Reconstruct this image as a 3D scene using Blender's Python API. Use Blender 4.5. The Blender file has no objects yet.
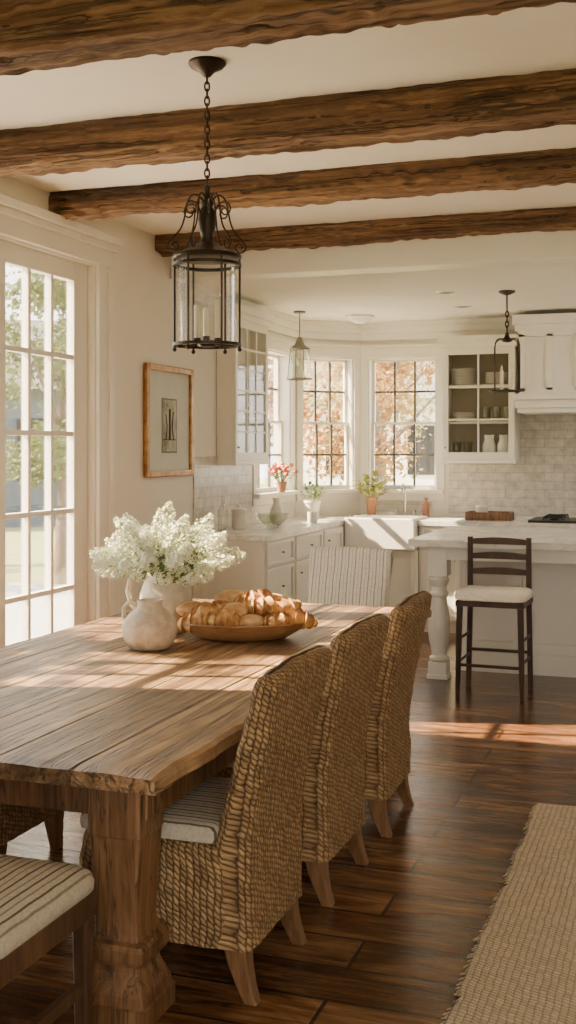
import bpy, bmesh, math, random
from mathutils import Vector, noise, Matrix
random.seed(7)
C = bpy.context.scene.collection
PI = math.pi
R = math.radians

# ------------------------------------------------------------------ materials
def new_mat(name):
    m = bpy.data.materials.new(name); m.use_nodes = True
    nt = m.node_tree; nt.nodes.clear()
    out = nt.nodes.new('ShaderNodeOutputMaterial')
    b = nt.nodes.new('ShaderNodeBsdfPrincipled')
    nt.links.new(b.outputs[0], out.inputs[0])
    return m, nt, b, out
def N(nt, typ, **kw):
    n = nt.nodes.new(typ)
    for k, v in kw.items(): setattr(n, k, v)
    return n
def math_(nt, op, a, b=None, c=None):
    n = nt.nodes.new('ShaderNodeMath'); n.operation = op
    for i, v in enumerate((a, b, c)):
        if v is None: continue
        if isinstance(v, (int, float)): n.inputs[i].default_value = v
        else: nt.links.new(v, n.inputs[i])
    return n.outputs[0]
def ramp(nt, fac, stops):
    n = nt.nodes.new('ShaderNodeValToRGB')
    el = n.color_ramp.elements
    while len(el) < len(stops): el.new(0.5)
    for e, (p, c) in zip(el, stops):
        e.position = p; e.color = (*c, 1)
    nt.links.new(fac, n.inputs[0]); return n.outputs[0]
def coords(nt, scale=(1,1,1), rot=(0,0,0), kind='Object'):
    tc = N(nt, 'ShaderNodeTexCoord'); mp = N(nt, 'ShaderNodeMapping')
    mp.inputs['Scale'].default_value = scale; mp.inputs['Rotation'].default_value = rot
    nt.links.new(tc.outputs[kind], mp.inputs[0]); return mp.outputs[0]
def noise_(nt, vec, scale=1, detail=4, rough=.55, dist=0):
    n = N(nt, 'ShaderNodeTexNoise')
    n.inputs['Scale'].default_value = scale; n.inputs['Detail'].default_value = detail
    n.inputs['Roughness'].default_value = rough; n.inputs['Distortion'].default_value = dist
    nt.links.new(vec, n.inputs['Vector']); return n.outputs[0]
def bump(nt, b, h, strength=.3, dist=.01):
    n = N(nt, 'ShaderNodeBump'); n.inputs['Strength'].default_value = strength
    n.inputs['Distance'].default_value = dist
    nt.links.new(h, n.inputs['Height']); nt.links.new(n.outputs[0], b.inputs['Normal'])
def mixc(nt, fac, a, b, mode='MIX'):
    n = N(nt, 'ShaderNodeMix', data_type='RGBA', blend_type=mode)
    if isinstance(fac, (int, float)): n.inputs[0].default_value = fac
    else: nt.links.new(fac, n.inputs[0])
    for i, v in ((6, a), (7, b)):
        if isinstance(v, tuple): n.inputs[i].default_value = (*v, 1)
        else: nt.links.new(v, n.inputs[i])
    return n.outputs[2]
def plain(name, c1, c2=None, rough=.5, scale=6, metal=0, bmp=0, bd=.005, spec=None):
    m, nt, b, o = new_mat(name)
    c2 = c2 or tuple(min(1, x*.88) for x in c1)
    f = noise_(nt, coords(nt), scale, 5)
    nt.links.new(ramp(nt, f, [(.35, c2), (.65, c1)]), b.inputs['Base Color'])
    b.inputs['Roughness'].default_value = rough; b.inputs['Metallic'].default_value = metal
    if spec is not None: b.inputs['Specular IOR Level'].default_value = spec
    if bmp: bump(nt, b, noise_(nt, coords(nt), scale*6, 4), bmp, bd)
    return m
def wood(name, dark, mid, light, axis='y', rough=.5, fine=40, stretch=2, bmp=.4, bd=.004, cracks=0, plank=0, ckamt=.75, dist=.6):
    m, nt, b, o = new_mat(name)
    sc = {'x': (stretch, fine, fine), 'y': (fine, stretch, fine), 'z': (fine, fine, stretch)}[axis]
    f1 = noise_(nt, coords(nt, sc), 1, 6, .65, dist); f2 = noise_(nt, coords(nt, tuple(s*.14 for s in sc)), 1.0, 4, .55, dist*.6)
    f3 = noise_(nt, coords(nt, tuple(s*2.2 for s in sc)), 1.0, 3, .6, .2)
    f = math_(nt, 'ADD', math_(nt, 'ADD', math_(nt, 'MULTIPLY', f1, .42), math_(nt, 'MULTIPLY', f2, .38)), math_(nt, 'MULTIPLY', f3, .2))
    col = ramp(nt, f, [(.38, dark), (.5, mid), (.61, light)])
    h = f
    if plank:
        tc = N(nt, 'ShaderNodeTexCoord'); sp = N(nt, 'ShaderNodeSeparateXYZ'); nt.links.new(tc.outputs['Object'], sp.inputs[0])
        wn = N(nt, 'ShaderNodeTexWhiteNoise', noise_dimensions='1D')
        nt.links.new(math_(nt, 'FLOOR', math_(nt, 'DIVIDE', sp.outputs[0], plank)), wn.inputs['W'])
        col = mixc(nt, 1.0, col, ramp(nt, wn.outputs['Value'], [(0, (.66,.66,.68)), (1, (1.0,.98,.95))]), 'MULTIPLY')
        st = noise_(nt, coords(nt, (2.2, 1.4, 2.2)), 1.6, 6, .7, .8)
        col = mixc(nt, 1.0, col, ramp(nt, st, [(.34, (.52,.49,.46)), (.52, (.95,.95,.95)), (.7, (1.12,1.1,1.06))]), 'MULTIPLY')
    if cracks:
        ck = noise_(nt, coords(nt, tuple(s*.45 for s in sc)), 1.0, 4, .6, dist*1.6)
        ck = ramp(nt, math_(nt, 'ABSOLUTE', math_(nt, 'SUBTRACT', ck, .5)), [(.0, (0,0,0)), (.028*cracks, (1,1,1))])
        col = mixc(nt, math_(nt, 'MULTIPLY', math_(nt, 'SUBTRACT', 1.0, ck), ckamt), col, tuple(x*.35 for x in dark))
        h = math_(nt, 'ADD', f, math_(nt, 'MULTIPLY', ck, .35))
    nt.links.new(col, b.inputs['Base Color'])
    b.inputs['Roughness'].default_value = rough
    bump(nt, b, h, bmp, bd)
    return m
def glass(name, tint=(1,1,1), refl=.12, fr=.4):
    m, nt, b, o = new_mat(name); nt.nodes.remove(b)
    t = N(nt, 'ShaderNodeBsdfTransparent'); g = N(nt, 'ShaderNodeBsdfGlossy')
    t.inputs[0].default_value = (*tint, 1); g.inputs['Roughness'].default_value = .03
    lw = N(nt, 'ShaderNodeLayerWeight'); lw.inputs[0].default_value = .2
    mx = N(nt, 'ShaderNodeMixShader')
    nt.links.new(math_(nt, 'ADD', math_(nt, 'MULTIPLY', lw.outputs['Fresnel'], fr), refl*.25), mx.inputs[0])
    nt.links.new(t.outputs[0], mx.inputs[1]); nt.links.new(g.outputs[0], mx.inputs[2])
    nt.links.new(mx.outputs[0], o.inputs[0]); return m

M = {}
M['wall'] = plain('wall_paint', (.80,.755,.655), (.77,.715,.61), .8, 1.5, bmp=.05)
M['ceil'] = plain('ceiling_plaster', (.82,.78,.695), (.775,.73,.64), .85, 2, bmp=.1)
M['trim'] = plain('trim_paint', (.80,.765,.675), (.765,.725,.635), .42, 3)
M['cab'] = plain('cabinet_paint', (.81,.775,.68), (.775,.735,.64), .42, 3)
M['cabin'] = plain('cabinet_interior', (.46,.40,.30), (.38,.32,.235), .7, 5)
M['beam'] = wood('hewn_beam', (.03,.0135,.006), (.15,.076,.034), (.34,.20,.10), 'x', .85, 26, .9, 1.0, .026, 1, 0, .6, .25)
M['table'] = wood('old_table_wood', (.11,.053,.023), (.35,.205,.098), (.55,.365,.20), 'y', .38, 34, 1.0, .9, .008, 1.2, .245, .85)
M['tleg'] = wood('table_leg_wood', (.05,.021,.008), (.155,.072,.028), (.28,.145,.064), 'z', .5, 30, 2.2, .5, .005, .8)
M['leg'] = wood('chair_leg_wood', (.11,.05,.02), (.20,.10,.042), (.29,.155,.07), 'z', .45, 50, 5, .2, .002)
M['dark'] = wood('dark_stained_wood', (.022,.011,.007), (.042,.021,.012), (.065,.033,.018), 'z', .38, 40, 4, .2, .002)
M['walnut'] = wood('walnut_chair_wood', (.035,.016,.008), (.085,.04,.018), (.15,.075,.035), 'z', .4, 40, 4, .2, .002)
M['bowl'] = wood('bowl_wood', (.24,.115,.042), (.44,.235,.095), (.56,.33,.15), 'x', .45, 30, 4, .2, .002)
M['gilt'] = plain('gilt_frame', (.46,.25,.075), (.24,.105,.028), .32, 18, .5, bmp=.2, bd=.003)
M['bronze'] = plain('dark_bronze', (.055,.039,.027), (.032,.023,.016), .42, 14, .7)
M['black'] = plain('black_iron', (.018,.017,.016), (.012,.011,.011), .4, 20, .3)
M['muntin'] = plain('window_bar_paint', (.10,.09,.075), (.07,.062,.05), .5, 8)
M['glass'] = glass('window_glass')
M['lglass'] = glass('lantern_glass', (.99,.985,.97), .1, .24)
M['cglass'] = glass('cabinet_glass', (.97,.97,.95), .12, .10)
M['ceramic'] = plain('white_ceramic', (.80,.76,.68), (.72,.67,.58), .3, 12, bmp=.1, bd=.002)
M['pitcher'] = plain('cream_pitcher_glaze', (.72,.64,.51), (.54,.455,.335), .5, 14, bmp=.35, bd=.004)
M['stone'] = plain('speckled_stoneware', (.68,.57,.42), (.45,.36,.25), .7, 18, bmp=.5, bd=.006)
M['porcelain'] = plain('sink_porcelain', (.84,.81,.74), (.81,.78,.71), .15, 4)
M['candle'] = plain('candle_wax', (.88,.79,.61), (.83,.73,.55), .5, 10)
M['paper'] = plain('picture_mat', (.62,.63,.55), (.57,.58,.50), .8, 5)
M['leaf'] = plain('green_leaf', (.20,.27,.09), (.10,.16,.045), .5, 40)
M['leafy'] = plain('yellow_green_leaf', (.42,.38,.09), (.22,.26,.06), .5, 30)
M['stem'] = plain('green_stem', (.20,.26,.09), (.12,.18,.06), .6, 30)
M['petal'] = plain('white_petal', (.87,.86,.73), (.62,.67,.45), .6, 25)
M['orange_petal'] = plain('orange_petal', (.70,.20,.06), (.55,.10,.06), .6, 40)
M['terracotta'] = plain('terracotta', (.42,.2,.11), (.34,.15,.08), .8, 20)
M['bread'] = plain('bread_crust', (.72,.43,.17), (.26,.10,.027), .6, 22, bmp=.5, bd=.006, spec=.3)
M['roll'] = plain('roll_crust', (.78,.58,.33), (.46,.23,.08), .7, 13, bmp=.35, bd=.004, spec=.25)
M['steel'] = plain('brushed_steel', (.5,.49,.46), (.4,.39,.37), .3, 20, .9)
M['pewter'] = plain('aged_pewter', (.22,.20,.17), (.14,.125,.105), .4, 20, .8)
M['cream_fabric'] = plain('cream_fabric', (.76,.70,.58), (.67,.60,.48), .95, 60, bmp=.4, bd=.003)
M['bottleglass'] = glass('bottle_glass', (.90,.93,.88), .35)
M['bark'] = plain('tree_bark', (.20,.15,.11), (.11,.08,.06), .9, 15, bmp=.5, bd=.02)
M['lawn'] = plain('lawn_grass', (.22,.25,.10), (.32,.28,.12), .95, 3, bmp=.5, bd=.02)
M['patio'] = plain('pale_paving', (.5,.48,.44), (.42,.40,.37), .9, 3)
M['siding'] = plain('house_siding', (.72,.70,.64), (.64,.62,.57), .8, 2)
M['bluesiding'] = plain('blue_grey_siding', (.10,.12,.14), (.08,.095,.115), .8, 2)
M['roofing'] = plain('grey_roof', (.16,.155,.15), (.11,.105,.10), .9, 6)

# floor planks along x
m, nt, b, o = new_mat('dark_plank_floor')
br = N(nt, 'ShaderNodeTexBrick'); br.offset = .37; br.offset_frequency = 2; br.squash = 1
nt.links.new(coords(nt), br.inputs[0])
for k, v in (('Scale', 1.0), ('Mortar Size', .007), ('Mortar Smooth', .2), ('Bias', 0.0), ('Brick Width', 2.6), ('Row Height', .205)): br.inputs[k].default_value = v
br.inputs['Color1'].default_value = (.40,.37,.34,1); br.inputs['Color2'].default_value = (1,1,1,1); br.inputs['Mortar'].default_value = (.02,.02,.02,1)
f1 = noise_(nt, coords(nt, (2.4, 30, 30)), 1, 7, .66, .9); f2 = noise_(nt, coords(nt, (1.6, 4.5, 4.5)), 1, 7, .66, .9)
f = math_(nt, 'ADD', math_(nt, 'MULTIPLY', f1, .40), math_(nt, 'MULTIPLY', f2, .60))
col = ramp(nt, f, [(.37, (.032,.0125,.005)), (.5, (.185,.081,.032)), (.64, (.42,.235,.108))])
col = mixc(nt, .85, col, br.outputs[0], 'MULTIPLY')
nt.links.new(col, b.inputs['Base Color'])
nt.links.new(math_(nt, 'ADD', math_(nt, 'MULTIPLY', f, .5), -.05), b.inputs['Roughness'])
bump(nt, b, math_(nt, 'SUBTRACT', math_(nt, 'ADD', math_(nt, 'MULTIPLY', f1, .5), math_(nt, 'MULTIPLY', f2, 1.3)), br.outputs['Fac']), .5, .008)
M['floor'] = m

# subway tile
m, nt, b, o = new_mat('subway_tile')
tc = N(nt, 'ShaderNodeTexCoord'); sp = N(nt, 'ShaderNodeSeparateXYZ'); cb = N(nt, 'ShaderNodeCombineXYZ')
nt.links.new(tc.outputs['Object'], sp.inputs[0]); nt.links.new(sp.outputs[0], cb.inputs[0]); nt.links.new(sp.outputs[2], cb.inputs[1])
br = N(nt, 'ShaderNodeTexBrick'); nt.links.new(cb.outputs[0], br.inputs[0])
for k, v in (('Scale', 1.0), ('Mortar Size', .004), ('Brick Width', .17), ('Row Height', .075), ('Bias', .1)): br.inputs[k].default_value = v
br.inputs['Color1'].default_value = (.60,.56,.48,1); br.inputs['Color2'].default_value = (.44,.41,.345,1); br.inputs['Mortar'].default_value = (.33,.30,.25,1)
nt.links.new(mixc(nt, .4, br.outputs[0], ramp(nt, noise_(nt, coords(nt), 14, 5), [(.35, (.33,.30,.26)), (.65, (.78,.73,.65))])), b.inputs['Base Color'])
b.inputs['Roughness'].default_value = .28
bump(nt, b, math_(nt, 'SUBTRACT', 1.0, br.outputs['Fac']), .5, .005)
M['tile'] = m

# marble
m, nt, b, o = new_mat('marble_worktop')
f = noise_(nt, coords(nt), 2.2, 8, .65, 1.6)
nt.links.new(ramp(nt, f, [(.40, (.76,.73,.66)), (.49, (.60,.57,.51)), (.53, (.79,.76,.69)), (.7, (.82,.79,.72))]), b.inputs['Base Color'])
b.inputs['Roughness'].default_value = .18
M['marble'] = m

# twisted rope weave, driven by coordinates in metres
def weave(name, cw, rh, skew, stops, bd=.008, kind='UV', rough=.75, jit=.012, tint=((.60,.56,.51),(1.0,1.0,1.0)), bs=1.0):
    m, nt, b, o = new_mat(name)
    tc = N(nt, 'ShaderNodeTexCoord'); sp = N(nt, 'ShaderNodeSeparateXYZ'); nt.links.new(tc.outputs[kind], sp.inputs[0])
    j1 = math_(nt, 'MULTIPLY', math_(nt, 'SUBTRACT', noise_(nt, tc.outputs[kind], 16, 3), .5), jit)
    j2 = math_(nt, 'MULTIPLY', math_(nt, 'SUBTRACT', noise_(nt, tc.outputs[kind], 21, 3), .5), jit*1.3)
    a = math_(nt, 'DIVIDE', math_(nt, 'ADD', sp.outputs[0], j1), cw)
    fa = math_(nt, 'FRACT', a); ia = math_(nt, 'FLOOR', a)
    v = math_(nt, 'DIVIDE', math_(nt, 'ADD', sp.outputs[1], j2), rh)
    v = math_(nt, 'ADD', v, math_(nt, 'ADD', math_(nt, 'MULTIPLY', fa, skew), math_(nt, 'MULTIPLY', ia, .43)))
    fu = math_(nt, 'SUBTRACT', math_(nt, 'MULTIPLY', fa, 2.0), 1.0)
    fv = math_(nt, 'SUBTRACT', math_(nt, 'MULTIPLY', math_(nt, 'FRACT', v), 2.0), 1.0)
    fu2 = math_(nt, 'MULTIPLY', fu, fu); fv2 = math_(nt, 'MULTIPLY', fv, fv)
    h = math_(nt, 'MULTIPLY', math_(nt, 'SUBTRACT', 1.0, math_(nt, 'POWER', fu2, 1.5)), math_(nt, 'SUBTRACT', 1.0, math_(nt, 'MULTIPLY', fv2, .95)))
    h = math_(nt, 'POWER', math_(nt, 'MAXIMUM', h, 0.0), .5)
    fib = noise_(nt, tc.outputs[kind], 150, 3)
    fac = math_(nt, 'ADD', math_(nt, 'MULTIPLY', h, .85), math_(nt, 'MULTIPLY', math_(nt, 'SUBTRACT', fib, .5), .6))
    col = ramp(nt, fac, stops)
    wn = N(nt, 'ShaderNodeTexWhiteNoise', noise_dimensions='2D'); cb = N(nt, 'ShaderNodeCombineXYZ')
    nt.links.new(ia, cb.inputs[0]); nt.links.new(math_(nt, 'FLOOR', v), cb.inputs[1]); nt.links.new(cb.outputs[0], wn.inputs['Vector'])
    col = mixc(nt, 1.0, col, ramp(nt, wn.outputs['Value'], [(0, tint[0]), (1, tint[1])]), 'MULTIPLY')
    nt.links.new(col, b.inputs['Base Color'])
    b.inputs['Roughness'].default_value = rough
    bump(nt, b, math_(nt, 'ADD', h, math_(nt, 'MULTIPLY', fib, .25)), bs, bd)
    return m
M['wicker'] = weave('seagrass_weave', .021, .0185, .8, [(.0, (.065,.03,.012)), (.38, (.285,.155,.062)), (.85, (.56,.36,.165))], .008, jit=.016)
M['jute'] = weave('jute_weave', .022, .016, .6, [(.0, (.36,.265,.165)), (.35, (.58,.47,.335)), (.85, (.74,.64,.49))], .006, 'Object', .95, .016, ((.82,.80,.77),(1,1,1)), .8)

def stripes(name, axis, base, s1, s2, period=.05):
    m, nt, b, o = new_mat(name)
    tc = N(nt, 'ShaderNodeTexCoord'); sp = N(nt, 'ShaderNodeSeparateXYZ'); nt.links.new(tc.outputs['Object'], sp.inputs[0])
    w = math_(nt, 'MULTIPLY', noise_(nt, tc.outputs['Object'], 7, 2), .25)
    fr = math_(nt, 'FRACT', math_(nt, 'ADD', math_(nt, 'DIVIDE', sp.outputs[axis], period), w))
    col = ramp(nt, fr, [(.0, s1), (.14, s1), (.18, base), (.5, base), (.54, s2), (.62, s2), (.66, base), (.98, base)])
    col = mixc(nt, .35, col, ramp(nt, noise_(nt, tc.outputs['Object'], 90, 3), [(.3, (.35,.3,.23)), (.7, (1,1,1))]), 'MULTIPLY')
    nt.links.new(col, b.inputs['Base Color']); b.inputs['Roughness'].default_value = .95
    bump(nt, b, noise_(nt, tc.outputs['Object'], 160, 2), .5, .003)
    return m
M['stripe'] = stripes('striped_cushion', 0, (.58,.51,.39), (.13,.10,.072), (.29,.23,.165), .046)
M['stripe_pale'] = stripes('striped_slipcover', 0, (.76,.72,.62), (.34,.30,.25), (.54,.48,.39), .045)

def leafmat(name, c1, c2):
    m, nt, b, o = new_mat(name)
    nt.links.new(ramp(nt, noise_(nt, coords(nt), 1.8, 4), [(.35, c1), (.65, c2)]), b.inputs['Base Color'])
    b.inputs['Roughness'].default_value = .6
    t = N(nt, 'ShaderNodeBsdfTranslucent'); t.inputs[0].default_value = (*c2, 1)
    mx = N(nt, 'ShaderNodeMixShader'); mx.inputs[0].default_value = .35
    nt.links.new(b.outputs[0], mx.inputs[1]); nt.links.new(t.outputs[0], mx.inputs[2]); nt.links.new(mx.outputs[0], o.inputs[0])
    return m
TL = [leafmat('orange_tree_leaf', (.14,.15,.045), (.42,.20,.06)), leafmat('green_tree_leaf', (.07,.10,.03), (.16,.18,.06)),
      leafmat('rust_tree_leaf', (.11,.14,.045), (.38,.17,.06)), leafmat('gold_tree_leaf', (.17,.19,.055), (.40,.30,.10))]

# ------------------------------------------------------------------ geometry helpers
def box(bm, x0, x1, y0, y1, z0, z1):
    v = [bm.verts.new(p) for p in ((x0,y0,z0),(x1,y0,z0),(x1,y1,z0),(x0,y1,z0),(x0,y0,z1),(x1,y0,z1),(x1,y1,z1),(x0,y1,z1))]
    for f in ((0,3,2,1),(4,5,6,7),(0,1,5,4),(1,2,6,5),(2,3,7,6),(3,0,4,7)): bm.faces.new([v[i] for i in f])
    return v
def prism(bm, poly, z0, z1):
    a = [bm.verts.new((x,y,z0)) for x,y in poly]; c = [bm.verts.new((x,y,z1)) for x,y in poly]
    n = len(poly); bm.faces.new(a[::-1]); bm.faces.new(c)
    for i in range(n): bm.faces.new((a[i], a[(i+1)%n], c[(i+1)%n], c[i]))
def tube(bm, pts, r, seg=8, closed=False):
    pts = [Vector(p) for p in pts]; n = len(pts)
    rs = r if isinstance(r, (list, tuple)) else [r]*n
    rings = []; up = None
    for i, p in enumerate(pts):
        if closed: t = pts[(i+1)%n]-pts[i-1]
        else: t = pts[min(i+1,n-1)]-pts[max(i-1,0)]
        t.normalize()
        if up is None: up = t.orthogonal().normalized()
        up = (up - t*up.dot(t))
        if up.length < 1e-6: up = t.orthogonal()
        up.normalize(); s = t.cross(up)
        rings.append([bm.verts.new(p + rs[i]*(math.cos(2*PI*k/seg)*up + math.sin(2*PI*k/seg)*s)) for k in range(seg)])
    m_ = n if closed else n-1
    for i in range(m_):
        a, c = rings[i], rings[(i+1)%n]
        for k in range(seg): bm.faces.new((a[k], a[(k+1)%seg], c[(k+1)%seg], c[k]))
    if not closed: bm.faces.new(rings[0][::-1]); bm.faces.new(rings[-1])
def lathe(bm, prof, seg=24, loc=(0,0,0), sx=1, sy=1):
    rings = []
    for r, z in prof:
        if r < 1e-5: rings.append([bm.verts.new((loc[0], loc[1], loc[2]+z))])
        else: rings.append([bm.verts.new((loc[0]+sx*r*math.cos(2*PI*k/seg), loc[1]+sy*r*math.sin(2*PI*k/seg), loc[2]+z)) for k in range(seg)])
    for a, c in zip(rings, rings[1:]):
        for k in range(seg):
            j = (k+1) % seg
            if len(a) == 1 and len(c) == 1: continue
            if len(a) == 1: bm.faces.new((a[0], c[j], c[k]))
            elif len(c) == 1: bm.faces.new((a[k], a[j], c[0]))
            else: bm.faces.new((a[k], a[j], c[j], c[k]))
    if len(rings[0]) > 1: bm.faces.new(rings[0][::-1])
    if len(rings[-1]) > 1: bm.faces.new(rings[-1])
def rrect(cx, cy, hx, hy, r, n=4, sub=6):
    r = min(r, hx*.99, hy*.99); pts = []
    cs = [(cx+hx-r, cy-hy+r, -90), (cx+hx-r, cy+hy-r, 0), (cx-hx+r, cy+hy-r, 90), (cx-hx+r, cy-hy+r, 180)]
    for ci, (x, y, a0) in enumerate(cs):
        arc = [(x+r*math.cos(R(a0+90*k/n)), y+r*math.sin(R(a0+90*k/n))) for k in range(n+1)]
        pts += arc
        nx_, ny_, na = cs[(ci+1) % 4]
        q = (nx_+r*math.cos(R(na)), ny_+r*math.sin(R(na)))
        for k in range(1, sub): t = k/sub; pts.append((arc[-1][0]*(1-t)+q[0]*t, arc[-1][1]*(1-t)+q[1]*t))
    return pts
def loft(bm, rings, cw=.021):
    """rings: lists of 3-D points, equal length; UVs in metres"""
    uvl = bm.loops.layers.uv.verify(); n = len(rings[0])
    mid = max(rings, key=lambda r: sum((Vector(r[i])-Vector(r[i-1])).length for i in range(n)))
    d = [0]
    for i in range(n): d.append(d[-1] + (Vector(mid[(i+1) % n])-Vector(mid[i])).length)
    P = max(1, round(d[-1]/cw))*cw; d = [x*P/d[-1] for x in d]
    vs = [[bm.verts.new(p) for p in r] for r in rings]; v = 0
    for j in range(len(rings)-1):
        dv = max((Vector(rings[j+1][i])-Vector(rings[j][i])).length for i in range(n))
        for i in range(n):
            k = (i+1) % n
            f = bm.faces.new((vs[j][i], vs[j][k], vs[j+1][k], vs[j+1][i]))
            for l, uv in zip(f.loops, ((d[i], v), (d[i+1], v), (d[i+1], v+dv), (d[i], v+dv))): l[uvl].uv = uv
        v += dv
    bm.faces.new(vs[0][::-1]); bm.faces.new(vs[-1])
def sphere(bm, c, r, sx=1, sy=1, sz=1, seg=12, rn=8):
    prof = [(r*math.sin(PI*i/rn), -r*math.cos(PI*i/rn)*sz) for i in range(rn+1)]
    prof[0] = (0, -r*sz); prof[-1] = (0, r*sz)
    lathe(bm, prof, seg, c, sx, sy)
def obj(name, bm, mt, parent=None, smooth=False, bev=0, loc=None, rot=None):
    bmesh.ops.recalc_face_normals(bm, faces=bm.faces)
    me = bpy.data.meshes.new(name); bm.to_mesh(me); bm.free()
    me.materials.append(M[mt] if isinstance(mt, str) else mt)
    if smooth:
        for p in me.polygons: p.use_smooth = True
        me.set_sharp_from_angle(angle=R(45))
    o = bpy.data.objects.new(name, me); C.objects.link(o)
    if parent: o.parent = parent
    if loc: o.location = loc
    if rot: o.rotation_euler = rot
    if bev:
        md = o.modifiers.new('bevel', 'BEVEL'); md.width = bev; md.segments = 2; md.limit_method = 'ANGLE'
    return o
def tag(o, label, cat, group=None, kind=None):
    o['label'] = label; o['category'] = cat
    if group: o['group'] = group
    if kind: o['kind'] = kind
    return o
def thing(name, label, cat, loc=(0,0,0), rz=0, group=None):
    o = bpy.data.objects.new(name, None); C.objects.link(o); o.empty_display_size = .05
    o.location = loc; o.rotation_euler = (0, 0, rz); return tag(o, label, cat, group)
def struct(name, bm=None, mt=None, loc=(0,0,0), rz=0, **kw):
    if bm is None:
        o = bpy.data.objects.new(name, None); C.objects.link(o); o.location = loc; o.rotation_euler = (0,0,rz)
    else: o = obj(name, bm, mt, loc=loc, rot=(0,0,rz), **kw)
    o['kind'] = 'structure'; return o
def copy_tree(o, parent=None):
    c = o.copy(); C.objects.link(c); c.parent = parent
    for ch in list(o.children): copy_tree(ch, c)
    return c
def dup(o, loc, rot=None, label=None):
    c = copy_tree(o); c.location = loc
    if rot is not None: c.rotation_euler = rot if isinstance(rot, tuple) else (0, 0, rot)
    if label: c['label'] = label
    return c
B = bmesh.new

# ------------------------------------------------------------------ setting
XL, YB, ZC, ZK, XR, YF, HY = -3.35, 10.23, 2.98, 2.72, 3.2, -1.4, 7.12
DY0 = 3.06   # near edge of the glazed door opening
bm = B(); box(bm, XL-.15, XR+.15, YF-.15, YB+.15, -.12, 0); struct('floor', bm, 'floor')
bm = B(); box(bm, XL-.15, XR+.15, YF-.15, HY+.2, ZC, ZC+.12); struct('ceiling', bm, 'ceil')
bm = B(); box(bm, XL-.15, XR+.15, HY+.2, YB+.15, ZK, ZK+.38); struct('ceiling', bm, 'ceil')
bm = B(); box(bm, XL, XR, HY, HY+.2, ZK, ZC); struct('trim_1', bm, 'trim', bev=.006)
def wall(name, loc, rz, L, H, holes, mt='wall', th=.15):
    bm = B()
    us = sorted({0, L, *[h[0] for h in holes], *[h[1] for h in holes]}); zs = sorted({0, H, *[h[2] for h in holes], *[h[3] for h in holes]})
    for u0, u1 in zip(us, us[1:]):
        for z0, z1 in zip(zs, zs[1:]):
            um, zm = (u0+u1)/2, (z0+z1)/2
            if any(h[0] < um < h[1] and h[2] < zm < h[3] for h in holes): continue
            box(bm, u0, u1, 0, th, z0, z1)
    bmesh.ops.remove_doubles(bm, verts=bm.verts, dist=1e-5)
    return struct(name, bm, mt, loc=loc, rz=rz)
WZ0, WZ1 = 1.19, 2.40
wall('wall_left', (XL, YF, 0), R(90), 9.75-YF, ZC, [(DY0-YF, 6.07-YF, 0, 2.66), (8.74-YF, 9.62-YF, WZ0, WZ1)])
wall('wall_corner', (XL, 9.75, 0), R(45), .679, ZC, [(.075, .605, WZ0, WZ1)])
wall('wall_back', (-2.87, YB, 0), 0, XR+2.87, ZC, [(.075, .72, WZ0, WZ1)])
wall('wall_right', (XR, YB, 0), R(-90), YB-YF, ZC, [])
wall('wall_front', (XR, YF, 0), R(180), XR-XL, ZC, [(1.2, 3.6, .4, 2.5)])  # opening behind the camera is added as a source of fill light

def make_window(name, loc, rz, w, z0, z1, cols, rows, hung=True, cw=.085):
    t = struct(name, loc=loc, rz=rz)
    bm = B()
    box(bm, -cw, 0, -.022, 0, z0-.02, z1); box(bm, w, w+cw, -.022, 0, z0-.02, z1)
    box(bm, -cw, w+cw, -.026, 0, z1, z1+.09); box(bm, -cw-.012, w+cw+.012, -.04, 0, z1+.09, z1+.12)
    obj('casing', bm, 'trim', t, bev=.004)
    bm = B(); box(bm, -cw, w+cw, -.07, .06, z0-.035, z0); box(bm, -cw, w+cw, -.02, 0, z0-.10, z0-.035); obj('sill', bm, 'trim', t, bev=.004)
    bm = B()
    for a, c in ((0, .012), (w-.012, w)): box(bm, a, c, 0, .15, z0, z1)
    box(bm, .012, w-.012, 0, .15, z1-.012, z1); box(bm, .012, w-.012, .06, .15, z0, z0+.01); obj('jamb', bm, 'trim', t)
    zm = (z0+z1)/2; halves = [(z0+.01, zm+.012, .07), (zm-.012, z1-.012, .10)] if hung else [(z0+.01, z1-.012, .07)]
    for (a, c, y) in halves:
        bm = B(); s = .026
        box(bm, .012, .012+s, y, y+.03, a, c); box(bm, w-.012-s, w-.012, y, y+.03, a, c)
        box(bm, .012+s, w-.012-s, y, y+.03, a, a+s); box(bm, .012+s, w-.012-s, y, y+.03, c-s*.8, c)
        sash = obj('sash', bm, 'trim', t)
        bm = B(); ia, ic, iz0, iz1 = .012+s, w-.012-s, a+s, c-s*.8
        for k in range(1, cols): x = ia+(ic-ia)*k/cols; box(bm, x-.009, x+.009, y+.004, y+.026, iz0, iz1)
        for k in range(1, rows): z = iz0+(iz1-iz0)*k/rows; box(bm, ia, ic, y+.005, y+.025, z-.009, z+.009)
        obj('muntin', bm, 'muntin', sash)
        bm = B(); box(bm, ia, ic, y+.013, y+.017, iz0, iz1); obj('pane', bm, 'glass', sash)
    return t
make_window('window_1', (XL, 8.74, 0), R(90), .88, WZ0, WZ1, 3, 2, cw=.07)
d_ = .075/math.sqrt(2)
make_window('window_2', (XL+d_, 9.75+d_, 0), R(45), .53, WZ0, WZ1, 3, 2, cw=.062)
make_window('window_3', (-2.795, YB, 0), 0, .645, WZ0, WZ1, 3, 2, cw=.07)
make_window('window_added_fill', (XR-1.2, YF, 0), R(180), 2.4, .4, 2.5, 4, 3)  # unseen window behind the camera, added to let in fill light

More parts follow.
